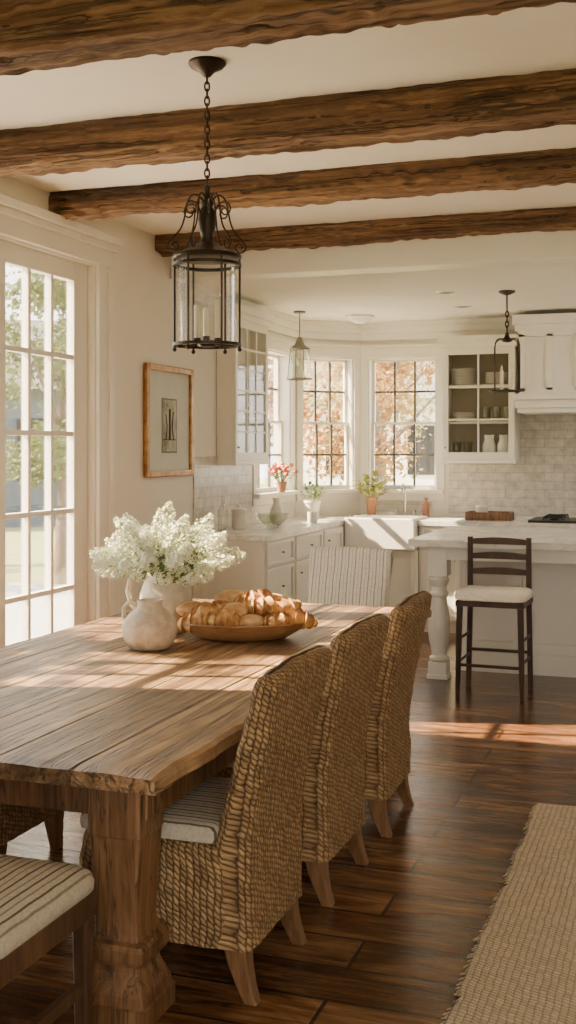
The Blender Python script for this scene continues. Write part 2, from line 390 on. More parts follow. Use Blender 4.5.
# French door leaves in the left wall
for i in range(3):
    y1 = 6.06 - i*1.0; t = struct('door_%d' % (i+1), loc=(XL, y1-.995, 0), rz=R(90)); W = .99; H = 2.65
    bm = B(); gl, gr, gz0, gz1 = .12, W-.16, .30, 2.54
    box(bm, 0, gl, .04, .09, .01, H); box(bm, gr, W, .04, .09, .01, H); box(bm, gl, gr, .04, .09, gz1, H); box(bm, gl, gr, .04, .09, .01, gz0)
    obj('leaf_frame', bm, 'trim', t, bev=.004)
    bm = B()
    for k in (1, 2): x = gl+(gr-gl)*k/3; box(bm, x-.014, x+.014, .045, .085, gz0, gz1)
    for k in range(1, 5): z = gz0+(gz1-gz0)*k/5; box(bm, gl, gr, .046, .084, z-.014, z+.014)
    obj('muntin', bm, 'trim', t)
    bm = B(); box(bm, gl, gr, .063, .067, gz0, gz1); obj('pane', bm, 'glass', t)
    if i == 1:
        bm = B(); x = W-.06
        tube(bm, [(x,.04,1.05),(x,-.02,1.05),(x-.1,-.02,1.05)], .009, 8); box(bm, x-.02, x+.02, .03, .04, .95, 1.15)
        obj('door_handle', bm, 'bronze', t, smooth=True)
bm = B()
for a, c in ((6.07, 6.24), (DY0-.17, DY0)):
    box(bm, XL, XL+.03, a, c, 0, 2.66)
    if a > 5: box(bm, XL, XL+.045, a+.11, c, 0, 2.66)
box(bm, XL, XL+.03, DY0-.17, 6.24, 2.66, 2.80); box(bm, XL, XL+.075, DY0-.22, 6.29, 2.80, 2.85); box(bm, XL, XL+.05, DY0-.2, 6.27, 2.76, 2.80)
struct('trim_2', bm, 'trim', bev=.005)
bm = B()
box(bm, XL-.15, XL+.005, 6.055, 6.075, 0, 2.66); box(bm, XL-.15, XL, DY0, 6.06, 2.65, 2.665)
struct('trim_3', bm, 'trim')
bm = B(); box(bm, XL, XL+.02, 6.24, 7.46, 0, .16); struct('baseboard_left', bm, 'trim', bev=.004)
bm = B()
for z0, z1, dd in ((2.56, 2.62, .03), (2.62, 2.68, .06), (2.68, 2.72, .09)):
    prism(bm, [(XL, 7.33), (XL+dd, 7.33), (XL+dd, 9.75-dd*.4), (-2.87+dd*.4, YB-dd), (XR, YB-dd), (XR, YB), (-2.87, YB), (XL, 9.75)], z0, z1)
struct('trim_4', bm, 'trim')
bm = B(); box(bm, 0, 3.6, 0, .012, .98, 2.5); struct('trim_5', bm, 'tile', loc=(-2.04, YB-.0125, 0))
bm = B(); box(bm, 0, 1.15, 0, .012, .98, 1.5); struct('trim_6', bm, 'tile', loc=(XL+.0125, 7.5, 0), rz=R(90))
bm = B(); box(bm, 0, .60, 0, .012, .98, 1.08); struct('trim_7', bm, 'tile', loc=(-2.80, YB-.0125, 0))

# beams
def beam(y, w, h, label, sd):
    bm = B(); nx = 500; ns = 12; x0, x1 = XL+.005, XR-.005
    sec = [(-w/2, -h*k/ns, -1, 0) for k in range(ns)] + [(-w/2+w*k/ns, -h, 0, -1) for k in range(ns)] + [(w/2, -h*(1-k/ns), 1, 0) for k in range(ns+1)]
    rows = []
    for i in range(nx+1):
        x = x0+(x1-x0)*i/nx; row = []
        w1 = noise.noise(Vector((x*.9, sd, 0))); w2 = noise.noise(Vector((x*.7, sd*2, 5)))
        for j, (yy, zz, ny_, nz_) in enumerate(sec):
            lo = noise.noise(Vector((x*3.2+sd, yy*7, zz*7+sd))); hi = noise.noise(Vector((x*16+sd*3, yy*22, zz*22)))
            ck = abs(noise.noise(Vector((x*.8+sd*5, yy*19, zz*19+sd)))); ck = max(0, 1-ck/.06)
            kn = noise.noise(Vector((x*5+sd, yy*11+9, zz*11)))
            dsp = .012*lo+.010*hi-.018*ck - .03*max(0, kn-.32)
            ey = abs(yy)/(w/2); ez = -zz/h
            ch = max(0, ey+ez-1.80)/.2; chm = (.014+.018*noise.noise(Vector((x*4.1, sd+yy*3, 2)))+.014*noise.noise(Vector((x*15, sd+yy*3, 2))))*ch
            k = 1 if zz < -1e-6 else 0
            sy = -1 if yy < 0 else 1
            row.append(bm.verts.new((x, y+yy + ny_*dsp - sy*max(0, chm) + .010*w1*ez, ZC+zz + k*(-abs(nz_)*dsp + max(0, chm) + .010*w2*ez))))
        rows.append(row)
    L = len(sec)
    for a, c in zip(rows, rows[1:]):
        for j in range(L-1): bm.faces.new((a[j], a[j+1], c[j+1], c[j]))
        bm.faces.new((a[-1], a[0], c[0], c[-1]))
    bm.faces.new(rows[0]); bm.faces.new(rows[-1][::-1])
    tag(obj('ceiling_beam', bm, 'beam', smooth=True), label, 'beam')
beam(3.18, .24, .18, 'rough-hewn dark oak ceiling beam nearest the camera, at the very top of the picture', 1.3)
beam(4.50, .22, .165, 'thick rough-hewn ceiling beam just behind the lantern chain', 5.1)
beam(5.63, .18, .135, 'third rough-hewn ceiling beam from the camera, between lantern and kitchen opening', 9.7)
beam(6.95, .16, .12, 'slim rough-hewn ceiling beam against the header of the kitchen opening', 14.2)

# ------------------------------------------------------------------ dining table
TX0, TX1, TY0, TY1, TZ = -2.75, -1.28, 2.63, 5.93, .72
TT = .05
t = thing('dining_table', 'long rustic farmhouse dining table of worn brown planks on carved square legs', 'table', ((TX0+TX1)/2, (TY0+TY1)/2, 0))
hw, hl = (TX1-TX0)/2, (TY1-TY0)/2
bm = B(); n = 6; rnd = random.Random(3)
xs = [-hw + 2*hw*k/n for k in range(n+1)]
for pi_, (a, c) in enumerate(zip(xs, xs[1:])):
    dz = rnd.uniform(-.003, 0); segs = 70; rows = []; nd = 7
    for i in range(segs+1):
        y = -hl + 2*hl*i/segs
        e0 = (.008*noise.noise(Vector((y*4, 1, 0))) if a == -hw else .0014+.0014*noise.noise(Vector((y*5, a, 0)))); e1 = (.012*noise.noise(Vector((y*5, 7, 0)))+.008*noise.noise(Vector((y*17, 7, 0))) if c == hw else -.0014)
        rr = .012 if c == hw else .003; rl = .012 if a == -hw else .003
        top = []
        for q in range(nd+1):
            k = q/nd; x = (a+e0+rl)*(1-k)+(c+e1-rr)*k
            bz = .003*noise.noise(Vector((x*6, y*2.5, 3)))+.0012*noise.noise(Vector((x*28, y*3, 8)))
            ye = (.010*noise.noise(Vector((x*9, 4, y)))+.006*noise.noise(Vector((x*40, 4, y)))) if i in (0, segs) else 0
            top.append((x, y+ye, TZ+dz+bz-(.006 if i in (0, segs) else 0)))
        rows.append([bm.verts.new(p) for p in [(a+e0,y,TZ-TT),(c+e1,y,TZ-TT),(c+e1,y,TZ+dz-rr)]+top[::-1]+[(a+e0,y,TZ+dz-rl)]])
    L = len(rows[0])
    for p, q in zip(rows, rows[1:]):
        for k in range(L): bm.faces.new((p[k], p[(k+1)%L], q[(k+1)%L], q[k]))
    bm.faces.new(rows[0][::-1]); bm.faces.new(rows[-1])
obj('tabletop', bm, 'table', t)
bm = B(); ax, ay = hw-.10, hl-.16; AZ = TZ-TT-.001
box(bm, -ax, ax, -ay, -ay+.035, .545, AZ); box(bm, -ax, ax, ay-.035, ay, .545, AZ)
box(bm, -ax, -ax+.035, -ay+.035, ay-.035, .545, AZ); box(bm, ax-.035, ax, -ay+.035, ay-.035, .545, AZ)
obj('apron', bm, 'tleg', t, bev=.004)
for sx in (-1, 1):
    for sy in (-1, 1):
        bm = B(); cx, cy = sx*(hw-.185), sy*(hl-.20)
        prof = [(0,.104),(.055,.104),(.058,.098),(.085,.094),(.14,.072),(.16,.071),(.163,.086),(.178,.092),(.205,.092),(.218,.086),(.222,.07),(.24,.066),(.27,.064),(.45,.072),(.50,.076),(.505,.079),(TZ-TT-.003,.079)]
        loft(bm, [[(x, y, z) for x, y in rrect(cx, cy, h, h, .007, 1, 2)] for z, h in prof])
        obj('leg', bm, 'tleg', t, smooth=False)

# ------------------------------------------------------------------ wicker chairs (front is local -y)
def lerp_tab(tab, z):
    for (z0, *a), (z1, *c) in zip(tab, tab[1:]):
        if z <= z1:
            k = (z-z0)/(z1-z0); k = max(0, min(1, k)); return [p+(q-p)*k for p, q in zip(a, c)]
    return tab[-1][1:]
def smooth_tab(tab, z, w=.06):
    s = [lerp_tab(tab, max(tab[0][0], min(tab[-1][0], z+w*k))) for k in (-1, -.5, 0, .5, 1)]
    return [sum(v)/5 for v in zip(*s)]
def wob(r, amp=1.3): return [(x+.004*amp*noise.noise(Vector((x*30, y*30, z*30))), y+.005*amp*noise.noise(Vector((x*26+7, y*26, z*26))), z+.003*amp*noise.noise(Vector((x*30, z*9, 4)))) for x, y, z in r]
def make_chair(label, group, back='wicker', body='wicker'):
    t = thing('dining_chair', label, 'chair', group=group)
    tab = [(.15,.262,.13,.238),(.40,.258,.12,.243),(.52,.268,.10,.25),(.70,.305,.085,.262),(.92,.355,.072,.274)]
    rings = []
    for k in range(41):
        z = .15+.75*k/40
        yo, th, hx = smooth_tab(tab, z); rings.append([(x, y, z) for x, y in rrect(0, yo-th/2, hx, th/2, .034, 5, 14)])
    for k in (.25, .5, .75, .92, .99):
        yo, th, hx = smooth_tab(tab, .92)
        ins = .034*(1-math.sqrt(max(0, 1-k*k))); z = .90+.030*k
        rings.append([(x, y, z + .012*(1-(x/hx)**2)) for x, y in rrect(0, yo-th/2+.004*k, hx-ins, max(.006, th/2-ins), .03, 5, 14)])
    if back == 'wicker': rings = [wob(r) for r in rings]
    bm = B(); loft(bm, rings); obj('backrest', bm, back, t, smooth=True)
    bm = B(); rings = []
    for k in range(17):
        z = .15+.275*k/16; f = .014*math.sin(PI*k/16)
        rings.append([(x, y, z) for x, y in rrect(0, -.045, .242+f, .225+f, .035, 4, 14)])
    rings.append([(x, y, .438) for x, y in rrect(0, -.045, .225, .214, .03, 4, 14)])
    if body == 'wicker': rings = [wob(r) for r in rings]
    loft(bm, rings); obj('seat_base', bm, body, t, smooth=True)
    bm = B(); rings = []
    for z, i in ((.437,.012),(.441,.002),(.455,0),(.472,.001),(.484,.006),(.490,.02),(.494,.10)):
        rings.append([(x, y, z) for x, y in rrect(0, -.062, .24-i, .222-i, .026, 4, 6)])
    loft(bm, rings); obj('seat_cushion', bm, 'stripe', t, smooth=True)
    for sx in (-1, 1):
        for sy in (-1, 1):
            bm = B(); x, y = sx*.195, (.205 if sy > 0 else -.225); ox, oy = sx*.012, (.05 if sy > 0 else -.01)
            loft(bm, [[(px+ox*(1-z/.17), py+oy*(1-z/.17)**1.5, z) for px, py in rrect(x, y, h, h, .005, 1, 1)] for z, h in ((0,.02),(.05,.024),(.1,.029),(.17,.035))])
            obj('leg', bm, 'leg', t, smooth=False)
    return t
G = 'woven dining chairs round the table'
ch = make_chair('woven seagrass dining chair with striped cushion, nearest the camera on the right side of table', G)
ch.location = (-1.41, 3.20, 0); ch.rotation_euler = (0, 0, R(-90))
dup(ch, (-1.41, 3.935, 0), R(-91), 'middle of three woven seagrass dining chairs along the right side of table')
dup(ch, (-1.40, 4.665, 0), R(-89), 'woven seagrass dining chair farthest from camera along the right side of table')
dup(ch, (-2.56, 3.70, 0), R(90), 'woven seagrass chair in shadow across the table, seen beneath the tabletop')
hc = make_chair('pale striped slipcovered chair at the far head of the table', G, 'stripe_pale', 'cream_fabric')
hc.location = (-2.0, 6.60, 0)

# dark wooden chair at the near head of the table (faces +y)
t = thing('side_chair', 'dark wooden chair with striped padded seat at near left end of table', 'chair', (-1.68, 2.36, 0))
bm = B(); rings = []
for z, i in ((.425,.012),(.435,.002),(.455,0),(.475,.006),(.487,.02),(.494,.06),(.497,.12)):
    rings.append([(x, y, z) for x, y in rrect(0, 0, .262-i, .245-i, .05, 5, 6)])
loft(bm, rings); obj('seat_cushion', bm, 'stripe', t, smooth=True)
bm = B()
for a in ((-.25,.25,.215,.24),(-.25,.25,-.24,-.215)): box(bm, a[0], a[1], a[2], a[3], .36, .425)
for a in ((-.25,-.225),(.225,.25)): box(bm, a[0], a[1], -.215, .215, .36, .425)
obj('seat_frame', bm, 'walnut', t, bev=.004)
for sx in (-1, 1):
    bm = B(); loft(bm, [[(x, y, z) for x, y in rrect(sx*.225, .215, h, h, .006, 1, 1)] for z, h in ((0,.017),(.2,.02),(.425,.023))]); obj('leg', bm, 'walnut', t)
    bm = B(); loft(bm, [[(x, y - max(0, z-.45)*.16, z) for x, y in rrect(sx*.225, -.225, .018, .02, .006, 1, 1)] for z in (0,.2,.45,.6,.8,.95)]); obj('leg', bm, 'walnut', t)
    bm = B(); box(bm, sx*.225-.01, sx*.225+.01, -.21, .2, .17, .2); obj('stretcher', bm, 'walnut', t)
bm = B(); box(bm, -.215, .215, -.012, .012, .172, .198); obj('stretcher', bm, 'walnut', t)
for z in (.62, .75, .89):
    bm = B(); y = -.225-(z-.45)*.16; box(bm, -.21, .21, y-.01, y+.01, z-.025, z+.03); obj('back_slat', bm, 'walnut', t, bev=.003)

# ------------------------------------------------------------------ things on the table
t = thing('pitcher', 'tall cream ceramic pitcher holding the white flowers', 'pitcher', (-2.25, 4.74, TZ), R(19))
bm = B(); lathe(bm, [(0,0),(.082,0),(.09,.008),(.115,.06),(.125,.12),(.117,.18),(.102,.225),(.098,.25),(.108,.282),(.102,.282),(.09,.25),(.093,.22),(.104,.17),(.105,.1),(.09,.02),(0,.015)], 36)
obj('body', bm, 'pitcher', t, smooth=True)
bm = B(); tube(bm, [(-.09,0,.25),(-.13,0,.262),(-.165,0,.235),(-.175,0,.185),(-.158,0,.125),(-.115,0,.085)], [.012,.012,.012,.012,.012,.014], 10); obj('handle', bm, 'pitcher', t, smooth=True)
t = thing('jug', 'squat round speckled stoneware jug in front of the flower pitcher', 'jug', (-2.13, 4.33, TZ), R(19))
bm = B(); lathe(bm, [(0,0),(.075,0),(.085,.006),(.112,.045),(.118,.08),(.108,.12),(.08,.152),(.056,.168),(.05,.185),(.056,.2),(.05,.202),(.042,.185),(.05,.165),(.1,.1),(.08,.02),(0,.015)], 36)
obj('body', bm, 'stone', t, smooth=True)
bm = B(); tube(bm, [(-.05,0,.185),(-.085,0,.195),(-.108,0,.17),(-.108,0,.13),(-.098,0,.11)], .01, 10); obj('handle', bm, 'stone', t, smooth=True)

def blossom(sd, rx, rz_, cnt):
    r = random.Random(sd); V = []; F = []
    for _ in range(cnt):
        z = r.uniform(-.95, 1); a = r.uniform(0, 2*PI); q = math.sqrt(1-z*z)
        rr = r.uniform(.55, 1.2); w = 1 - .5*max(0, z)
        p = Vector((q*math.cos(a)*rx*w*rr, q*math.sin(a)*rx*w*rr, z*rz_*r.uniform(.9, 1.15)+rz_*.85))
        nn = Vector((q*math.cos(a)+r.uniform(-.5,.5), q*math.sin(a)+r.uniform(-.5,.5), z+r.uniform(-.4,.5))).normalized()
        u = nn.orthogonal().normalized(); v = nn.cross(u); a0 = r.uniform(0, 2*PI); L = r.uniform(.008, .0135)
        for k in range(4):
            an = a0+2*PI*k/4; d = math.cos(an)*u+math.sin(an)*v; e = nn.cross(d); i = len(V)
            V += [p, p+d*L*.55+e*L*.36+nn*.002, p+d*L+nn*.0045, p+d*L*.55-e*L*.36+nn*.002]; F.append((i, i+1, i+2, i+3))
    me = bpy.data.meshes.new('blossom'); me.from_pydata([tuple(v) for v in V], [], F); me.materials.append(M['petal']); return me
def leaf_bm(bm, p, d, L, w, droop=.3, nseg=4):
    d = Vector(d).normalized(); s = d.cross(Vector((0,0,1))); s = s.normalized() if s.length > 1e-3 else Vector((1,0,0)); rows = []
    for i in range(nseg+1):
        k = i/nseg; c = Vector(p)+d*L*k+Vector((0,0,-droop*L*k*k)); ww = w*math.sin(PI*(.08+.92*k))**.8 if i < nseg else 0.0005
        rows.append((bm.verts.new(c-s*ww), bm.verts.new(c+Vector((0,0,-ww*.3))), bm.verts.new(c+s*ww)))
    for a, c in zip(rows, rows[1:]):
        bm.faces.new((a[0], a[1], c[1], c[0])); bm.faces.new((a[1], a[2], c[2], c[1]))
bl = [blossom(0, .044, .048, 85), blossom(1, .042, .060, 98), blossom(2, .040, .066, 105)]
protos = []
for k, L in enumerate((.09, .15, .20)):
    t = thing('flower_stem', 'white blossom spray in the cream pitcher', 'flower', (0,0,0), 0, 'white flower sprays in the pitcher')
    bm = B(); tube(bm, [(0,0,-.07),(0,0,L*.5),(0,0,L+.09)], .0028, 6); obj('stem', bm, 'stem', t, smooth=True)
    o = bpy.data.objects.new('blossom', bl[k]); C.objects.link(o); o.parent = t; o.location = (0,0,L)
    bm = B(); leaf_bm(bm, (0,0,L*.6), (.8,.3,.6), .085, .016); leaf_bm(bm, (0,0,L*.8), (-.6,-.5,.7), .08, .014); leaf_bm(bm, (0,0,L*.9), (.1,-.8,.7), .07, .012); obj('leaf', bm, 'leaf', t)
    protos.append(t)
rf = random.Random(11); mouth = Vector((-2.26, 4.74, TZ+.275)); used = [0, 0, 0]
for tilt, cnt, kk in ((8,2,2),(30,7,2),(50,11,2),(68,15,2),(40,6,1),(60,9,1),(80,16,2),(88,10,1),(20,3,1),(58,6,0),(72,8,0)):
    for j in range(cnt):
        az = 2*PI*(j+rf.uniform(-.35,.35))/cnt + tilt; ti = R(tilt+rf.uniform(-8,8))
        loc = mouth + Vector((math.cos(az)*.05*math.sin(ti), math.sin(az)*.05*math.sin(ti), rf.uniform(-.02,.02)))
        ref = Vector((math.cos(az)*math.sin(ti), math.sin(az)*math.sin(ti), math.cos(ti)))
        eu = ref.to_track_quat('Z', 'Y').to_euler()
        if not used[kk]: q = protos[kk]; used[kk] = 1; q.location = loc; q.rotation_euler = eu
        else: q = dup(protos[kk], loc, tuple(eu))
        s = rf.uniform(.82, 1.05); q.scale = (s, s, s)

BX, BY = -1.86, 4.70; th = R(19.3)
t = thing('dough_bowl', 'oval carved wooden dough bowl heaped with croissants', 'bowl', (BX, BY, TZ), th)
bm = B(); lathe(bm, [(0,0),(.17,0),(.2,.006),(.268,.045),(.302,.075),(.298,.08),(.288,.077),(.255,.05),(.19,.02),(0,.016)], 48, (0,0,0), 1, .62)
obj('body', bm, 'bowl', t, smooth=True)
def croissant():
    bm = B(); n = 84; seg = 16; rings = []
    for i in range(n+1):
        k = i/n; a = R(-105+210*k); c = Vector((.062*math.sin(a), -.062*math.cos(a)+.03, 0))
        r = .006+.036*math.sin(PI*k)**.75; fr = (abs(k-.5)*2*4.5) % 1; r *= .88+.38*(1-fr)**1.3
        ra = Vector((math.sin(a), -math.cos(a), 0))
        rings.append([bm.verts.new(c+ra*r*math.cos(2*PI*j/seg)+Vector((0,0,.036+r*.9*math.sin(2*PI*j/seg)-.012*(1-math.sin(PI*k))))) for j in range(seg)])
    for a, c in zip(rings, rings[1:]):
        for j in range(seg): bm.faces.new((a[j], a[(j+1)%seg], c[(j+1)%seg], c[j]))
    bm.faces.new(rings[0][::-1]); bm.faces.new(rings[-1]); return bm
def put(o, x, y, z, a, tl, s):
    o.location = (BX+x*math.cos(th)-y*math.sin(th), BY+x*math.sin(th)+y*math.cos(th), TZ+z)
    o.rotation_euler = (R(tl), R(-tl*.7), R(a)); o.scale = (s, s, s)
cr = tag(obj('croissant', croissant(), 'bread', smooth=True), 'golden baked croissant heaped in the oval dough bowl', 'croissant', 'croissants in the dough bowl')
spots = [(-.20,-.03,.045,20,8),(-.08,-.085,.05,10,-5),(.15,-.065,.05,30,0),(.235,-.01,.055,-40,-10),(.12,.07,.05,200,5),(-.02,.07,.045,20,0),(-.13,.07,.05,120,4),
         (-.13,-.03,.100,-25,22),(.09,-.055,.100,35,-18),(.195,.01,.097,-60,20),(.05,-.0,.146,10,16)]
for i, (x, y, z, a, tl) in enumerate(spots):
    o = cr if i == 0 else dup(cr, (0,0,0)); put(o, x, y, z, a+19, tl, 1.06 + .1*math.sin(i*2.3))
bm = B(); sphere(bm, (0,0,.035), .055, 1.25, 1, .66, 24, 16)
for v in bm.verts:
    v.co += Vector((v.co.x, v.co.y, 0))*.12*noise.noise(v.co*22)
    if v.co.z > .05: v.co.z -= .007*max(0, 1-abs(v.co.y)/.009)*(abs(v.co.x) < .05)
rl = tag(obj('bread_roll', bm, 'roll', smooth=True), 'pale floury bread roll tucked among the croissants in the dough bowl', 'bread roll', 'bread rolls in the dough bowl')
for i, (x, y, z, a, tl) in enumerate([(-.025,-.065,.098,40,6),(-.225,.02,.085,50,-8),(-.045,.035,.128,20,0),(.04,-.10,.05,0,4),(.14,.045,.115,70,-6)]):
    put(rl if i == 0 else dup(rl, (0,0,0)), x, y, z, a, tl, .98+.08*(i % 3))

# ------------------------------------------------------------------ rug
t = thing('rug', 'coarse woven natural jute rug on the dark plank floor', 'rug', (0, 0, 0))
bm = B(); nx, ny = 40, 110; X0, X1, Y0, Y1 = -.61, 1.75, 1.2, 5.04; g = []
def edge_x(y): return X0 + .03*noise.noise(Vector((y*2.1, 0, 3))) + .014*noise.noise(Vector((y*9, 2, 3)))
for j in range(ny+1):
    row = []; y0 = Y0+(Y1-Y0)*j/ny
    for i in range(nx+1):
        k = i/nx; x = edge_x(y0)*(1-k)+X1*k
        y = y0 + .03*noise.noise(Vector((x*2, 4, 0)))*(j/ny)**6
        row.append(bm.verts.new((x, y, .018+.008*noise.noise(Vector((x*2.5, y*2.5, 0)))+.005*noise.noise(Vector((x*12, y*12, 0))))))
    g.append(row)
for a, c in zip(g, g[1:]):
    for i in range(nx): bm.faces.new((a[i], a[i+1], c[i+1], c[i]))
ed = [e for e in bm.edges if e.is_boundary]
ex = bmesh.ops.extrude_edge_only(bm, edges=ed)
for v in [v for v in ex['geom'] if isinstance(v, bmesh.types.BMVert)]: v.co.z = .001
obj('mat', bm, 'jute', t, smooth=True)
bm = B(); rr = random.Random(5)
for k in range(420):
    y = Y0+(Y1-Y0)*(k+rr.random())/420; x = edge_x(y); L = rr.uniform(.008,.024); q = rr.uniform(-.012,.012)
    tube(bm, [(x+.008, y, .014), (x-L*.5, y+q*.5, .009), (x-L, y+q, .004)], [.003,.0025,.001], 5)
obj('fringe', bm, 'jute', t, smooth=True)

# ------------------------------------------------------------------ picture on left wall
t = thing('picture_frame', 'thin gilt framed sketch with wide pale mat hung beside the glazed door', 'picture', (XL+.003, 6.70, 1.37), R(90))
w, h = .74, .75
bm = B(); f = .042
box(bm, 0, f, -.035, 0, 0, h); box(bm, w-f, w, -.035, 0, 0, h); box(bm, f, w-f, -.035, 0, 0, f); box(bm, f, w-f, -.035, 0, h-f, h); obj('frame', bm, 'gilt', t, bev=.008)
bm = B(); box(bm, f, w-f, -.012, -.004, f, h-f); obj('mat_board', bm, 'paper', t)
m_, nt, b, o = new_mat('faded_sketch')
fz = noise_(nt, coords(nt, (9, 9, 5)), 1, 6, .7, .6)
nt.links.new(ramp(nt, fz, [(.38, (.20,.19,.14)), (.5, (.38,.37,.28)), (.62, (.54,.52,.42))]), b.inputs['Base Color']); b.inputs['Roughness'].default_value = .9
bm = B(); box(bm, .265, .485, -.0145, -.0125, .17, .52); obj('sketch', bm, m_, t)
bm = B(); box(bm, .255, .495, -.0138, -.0122, .16, .53); obj('sketch_border', bm, 'muntin', t)
bm = B()
tube(bm, [(.315,-.0155,.25),(.335,-.0155,.34),(.315,-.0155,.42)], .004, 6); tube(bm, [(.435,-.0155,.25),(.415,-.0155,.34),(.43,-.0155,.44)], .004, 6); tube(bm, [(.285,-.0155,.25),(.465,-.0155,.25)], .004, 6); tube(bm, [(.375,-.0155,.248),(.375,-.0155,.46)], .008, 6)
obj('drawing_lines', bm, 'black', t)

# ------------------------------------------------------------------ lantern over table
def chain(bm, z0, z1, r=.014, w=.0035):
    n = max(2, int((z1-z0)/(r*1.9)))
    for i in range(n):
        zc = z0+(z1-z0)*(i+.5)/n; hh = (z1-z0)/n*.5+w*1.3; pts = []
        for k in range(12):
            a = 2*PI*k/12; u = r*.62*math.cos(a); v = hh*math.sin(a)
            pts.append((u, 0, zc+v) if i % 2 else (0, u, zc+v))
        tube(bm, pts, w, 5, True)
def ring(bm, R0, R1, z0, z1, seg=36):
    rs = [[bm.verts.new((r*math.cos(2*PI*k/seg), r*math.sin(2*PI*k/seg), z)) for k in range(seg)] for r, z in [(R0,z0),(R1,z0),(R1,z1),(R0,z1)]]
    for i in range(4):
        a, c = rs[i], rs[(i+1) % 4]
        for k in range(seg): bm.faces.new((a[k], a[(k+1)%seg], c[(k+1)%seg], c[k]))
def cyl_shell(bm, r0, z0, r1, z1, seg=40):
    a = [bm.verts.new((r0*math.cos(2*PI*k/seg), r0*math.sin(2*PI*k/seg), z0)) for k in range(seg)]; c = [bm.verts.new((r1*math.cos(2*PI*k/seg), r1*math.sin(2*PI*k/seg), z1)) for k in range(seg)]
    for k in range(seg): bm.faces.new((a[k], a[(k+1)%seg], c[(k+1)%seg], c[k]))
def bez(pts, n=18):
    p = [Vector(q) for q in pts]; out = []
    for i in range(n+1):
        t_ = i/n; q = p
        while len(q) > 1: q = [a.lerp(c, t_) for a, c in zip(q, q[1:])]
        out.append(q[0])
    return out
LX, LY = -1.673, 3.875
t = thing('lantern', 'large dark bronze glass lantern with candles hanging by a chain over the table', 'lantern', (LX, LY, 0), R(19))
bm = B(); lathe(bm, [(0,ZC),(.068,ZC),(.07,ZC-.008),(.06,ZC-.02),(.03,ZC-.035),(.012,ZC-.055),(0,ZC-.058)][::-1], 28); obj('ceiling_plate', bm, 'bronze', t, smooth=True)
bm = B(); chain(bm, 2.53, ZC-.05); obj('chain', bm, 'bronze', t, smooth=True)
bm = B(); lathe(bm, [(0,2.25),(.120,2.252),(.128,2.258),(.126,2.268),(.10,2.278),(.055,2.30),(.026,2.315),(.02,2.34),(.03,2.36),(.034,2.40),(.03,2.43),(.02,2.445),(.026,2.46),(.016,2.475),(.009,2.50),(.013,2.52),(0,2.535)], 28); obj('crown', bm, 'bronze', t, smooth=True)
for k in range(6):
    a = R(60*k+10); bm = B()
    pts = bez([(.012,2.46),(.06,2.55),(.12,2.44),(.03,2.36),(.13,2.35),(.145,2.30)], 22)
    pts2 = [Vector((.145-.024+.024*(1-q/16)*math.cos(q*.6), 2.30-.024*(1-q/16)*math.sin(q*.6))) for q in range(1, 13)]
    full = pts + pts2
    tube(bm, [(p.x*math.cos(a), p.x*math.sin(a), p.y) for p in full], .0034, 6); obj('scroll_arm', bm, 'bronze', t, smooth=True)
    bm = B()
    sc = [Vector((.07+.034*(1-q/14)*math.cos(2.6-q*.6), 2.43+.034*(1-q/14)*math.sin(2.6-q*.6))) for q in range(12)]
    a2 = a+R(30); tube(bm, [(p.x*math.cos(a2), p.x*math.sin(a2), p.y) for p in [Vector((.02,2.39))]+sc], .003, 6); obj('scroll', bm, 'bronze', t, smooth=True)
for k in range(6):
    a = R(60*k); x, y = .120*math.cos(a), .120*math.sin(a)
    bm = B(); tube(bm, [(x,y,1.925),(x,y,2.255)], .0042, 8); sphere(bm, (x,y,1.92), .008); obj('post', bm, 'bronze', t, smooth=True)
bm = B(); ring(bm, .110, .127, 1.932, 1.943); obj('hoop', bm, 'bronze', t, smooth=True)
bm = B(); ring(bm, .110, .127, 2.226, 2.237); obj('hoop', bm, 'bronze', t, smooth=True)
bm = B(); lathe(bm, [(0,1.932),(.03,1.93),(.035,1.94),(.02,1.955),(0,1.956)], 16)
for k in range(3): a = R(120*k+30); tube(bm, [(0,0,1.942),(.112*math.cos(a),.112*math.sin(a),1.938)], .004, 6); tube(bm, [(.045*math.cos(a),.045*math.sin(a),1.945),(.045*math.cos(a),.045*math.sin(a),1.965)], .014, 10); tube(bm, [(0,0,1.945),(.045*math.cos(a),.045*math.sin(a),1.95)], .005, 6)
obj('candle_tray', bm, 'bronze', t, smooth=True)
for k in range(3):
    a = R(120*k+30); x, y = .045*math.cos(a), .045*math.sin(a); dz = .02*k
    bm = B(); lathe(bm, [(0,1.965),(.0115,1.965),(.0115,2.105-dz),(.006,2.11-dz),(0,2.111-dz)], 14, (x,y,0)); cd = obj('candle', bm, 'candle', t, smooth=True)
    bm = B(); lathe(bm, [(0,2.106),(.007,2.112),(.009,2.125),(.004,2.145),(0,2.158)], 10, (x,y,-dz)); obj('flame_bulb', bm, 'lglass', cd, smooth=True)
bm = B(); cyl_shell(bm, .106, 1.945, .106, 2.248); obj('glass_shade', bm, 'lglass', t, smooth=True)

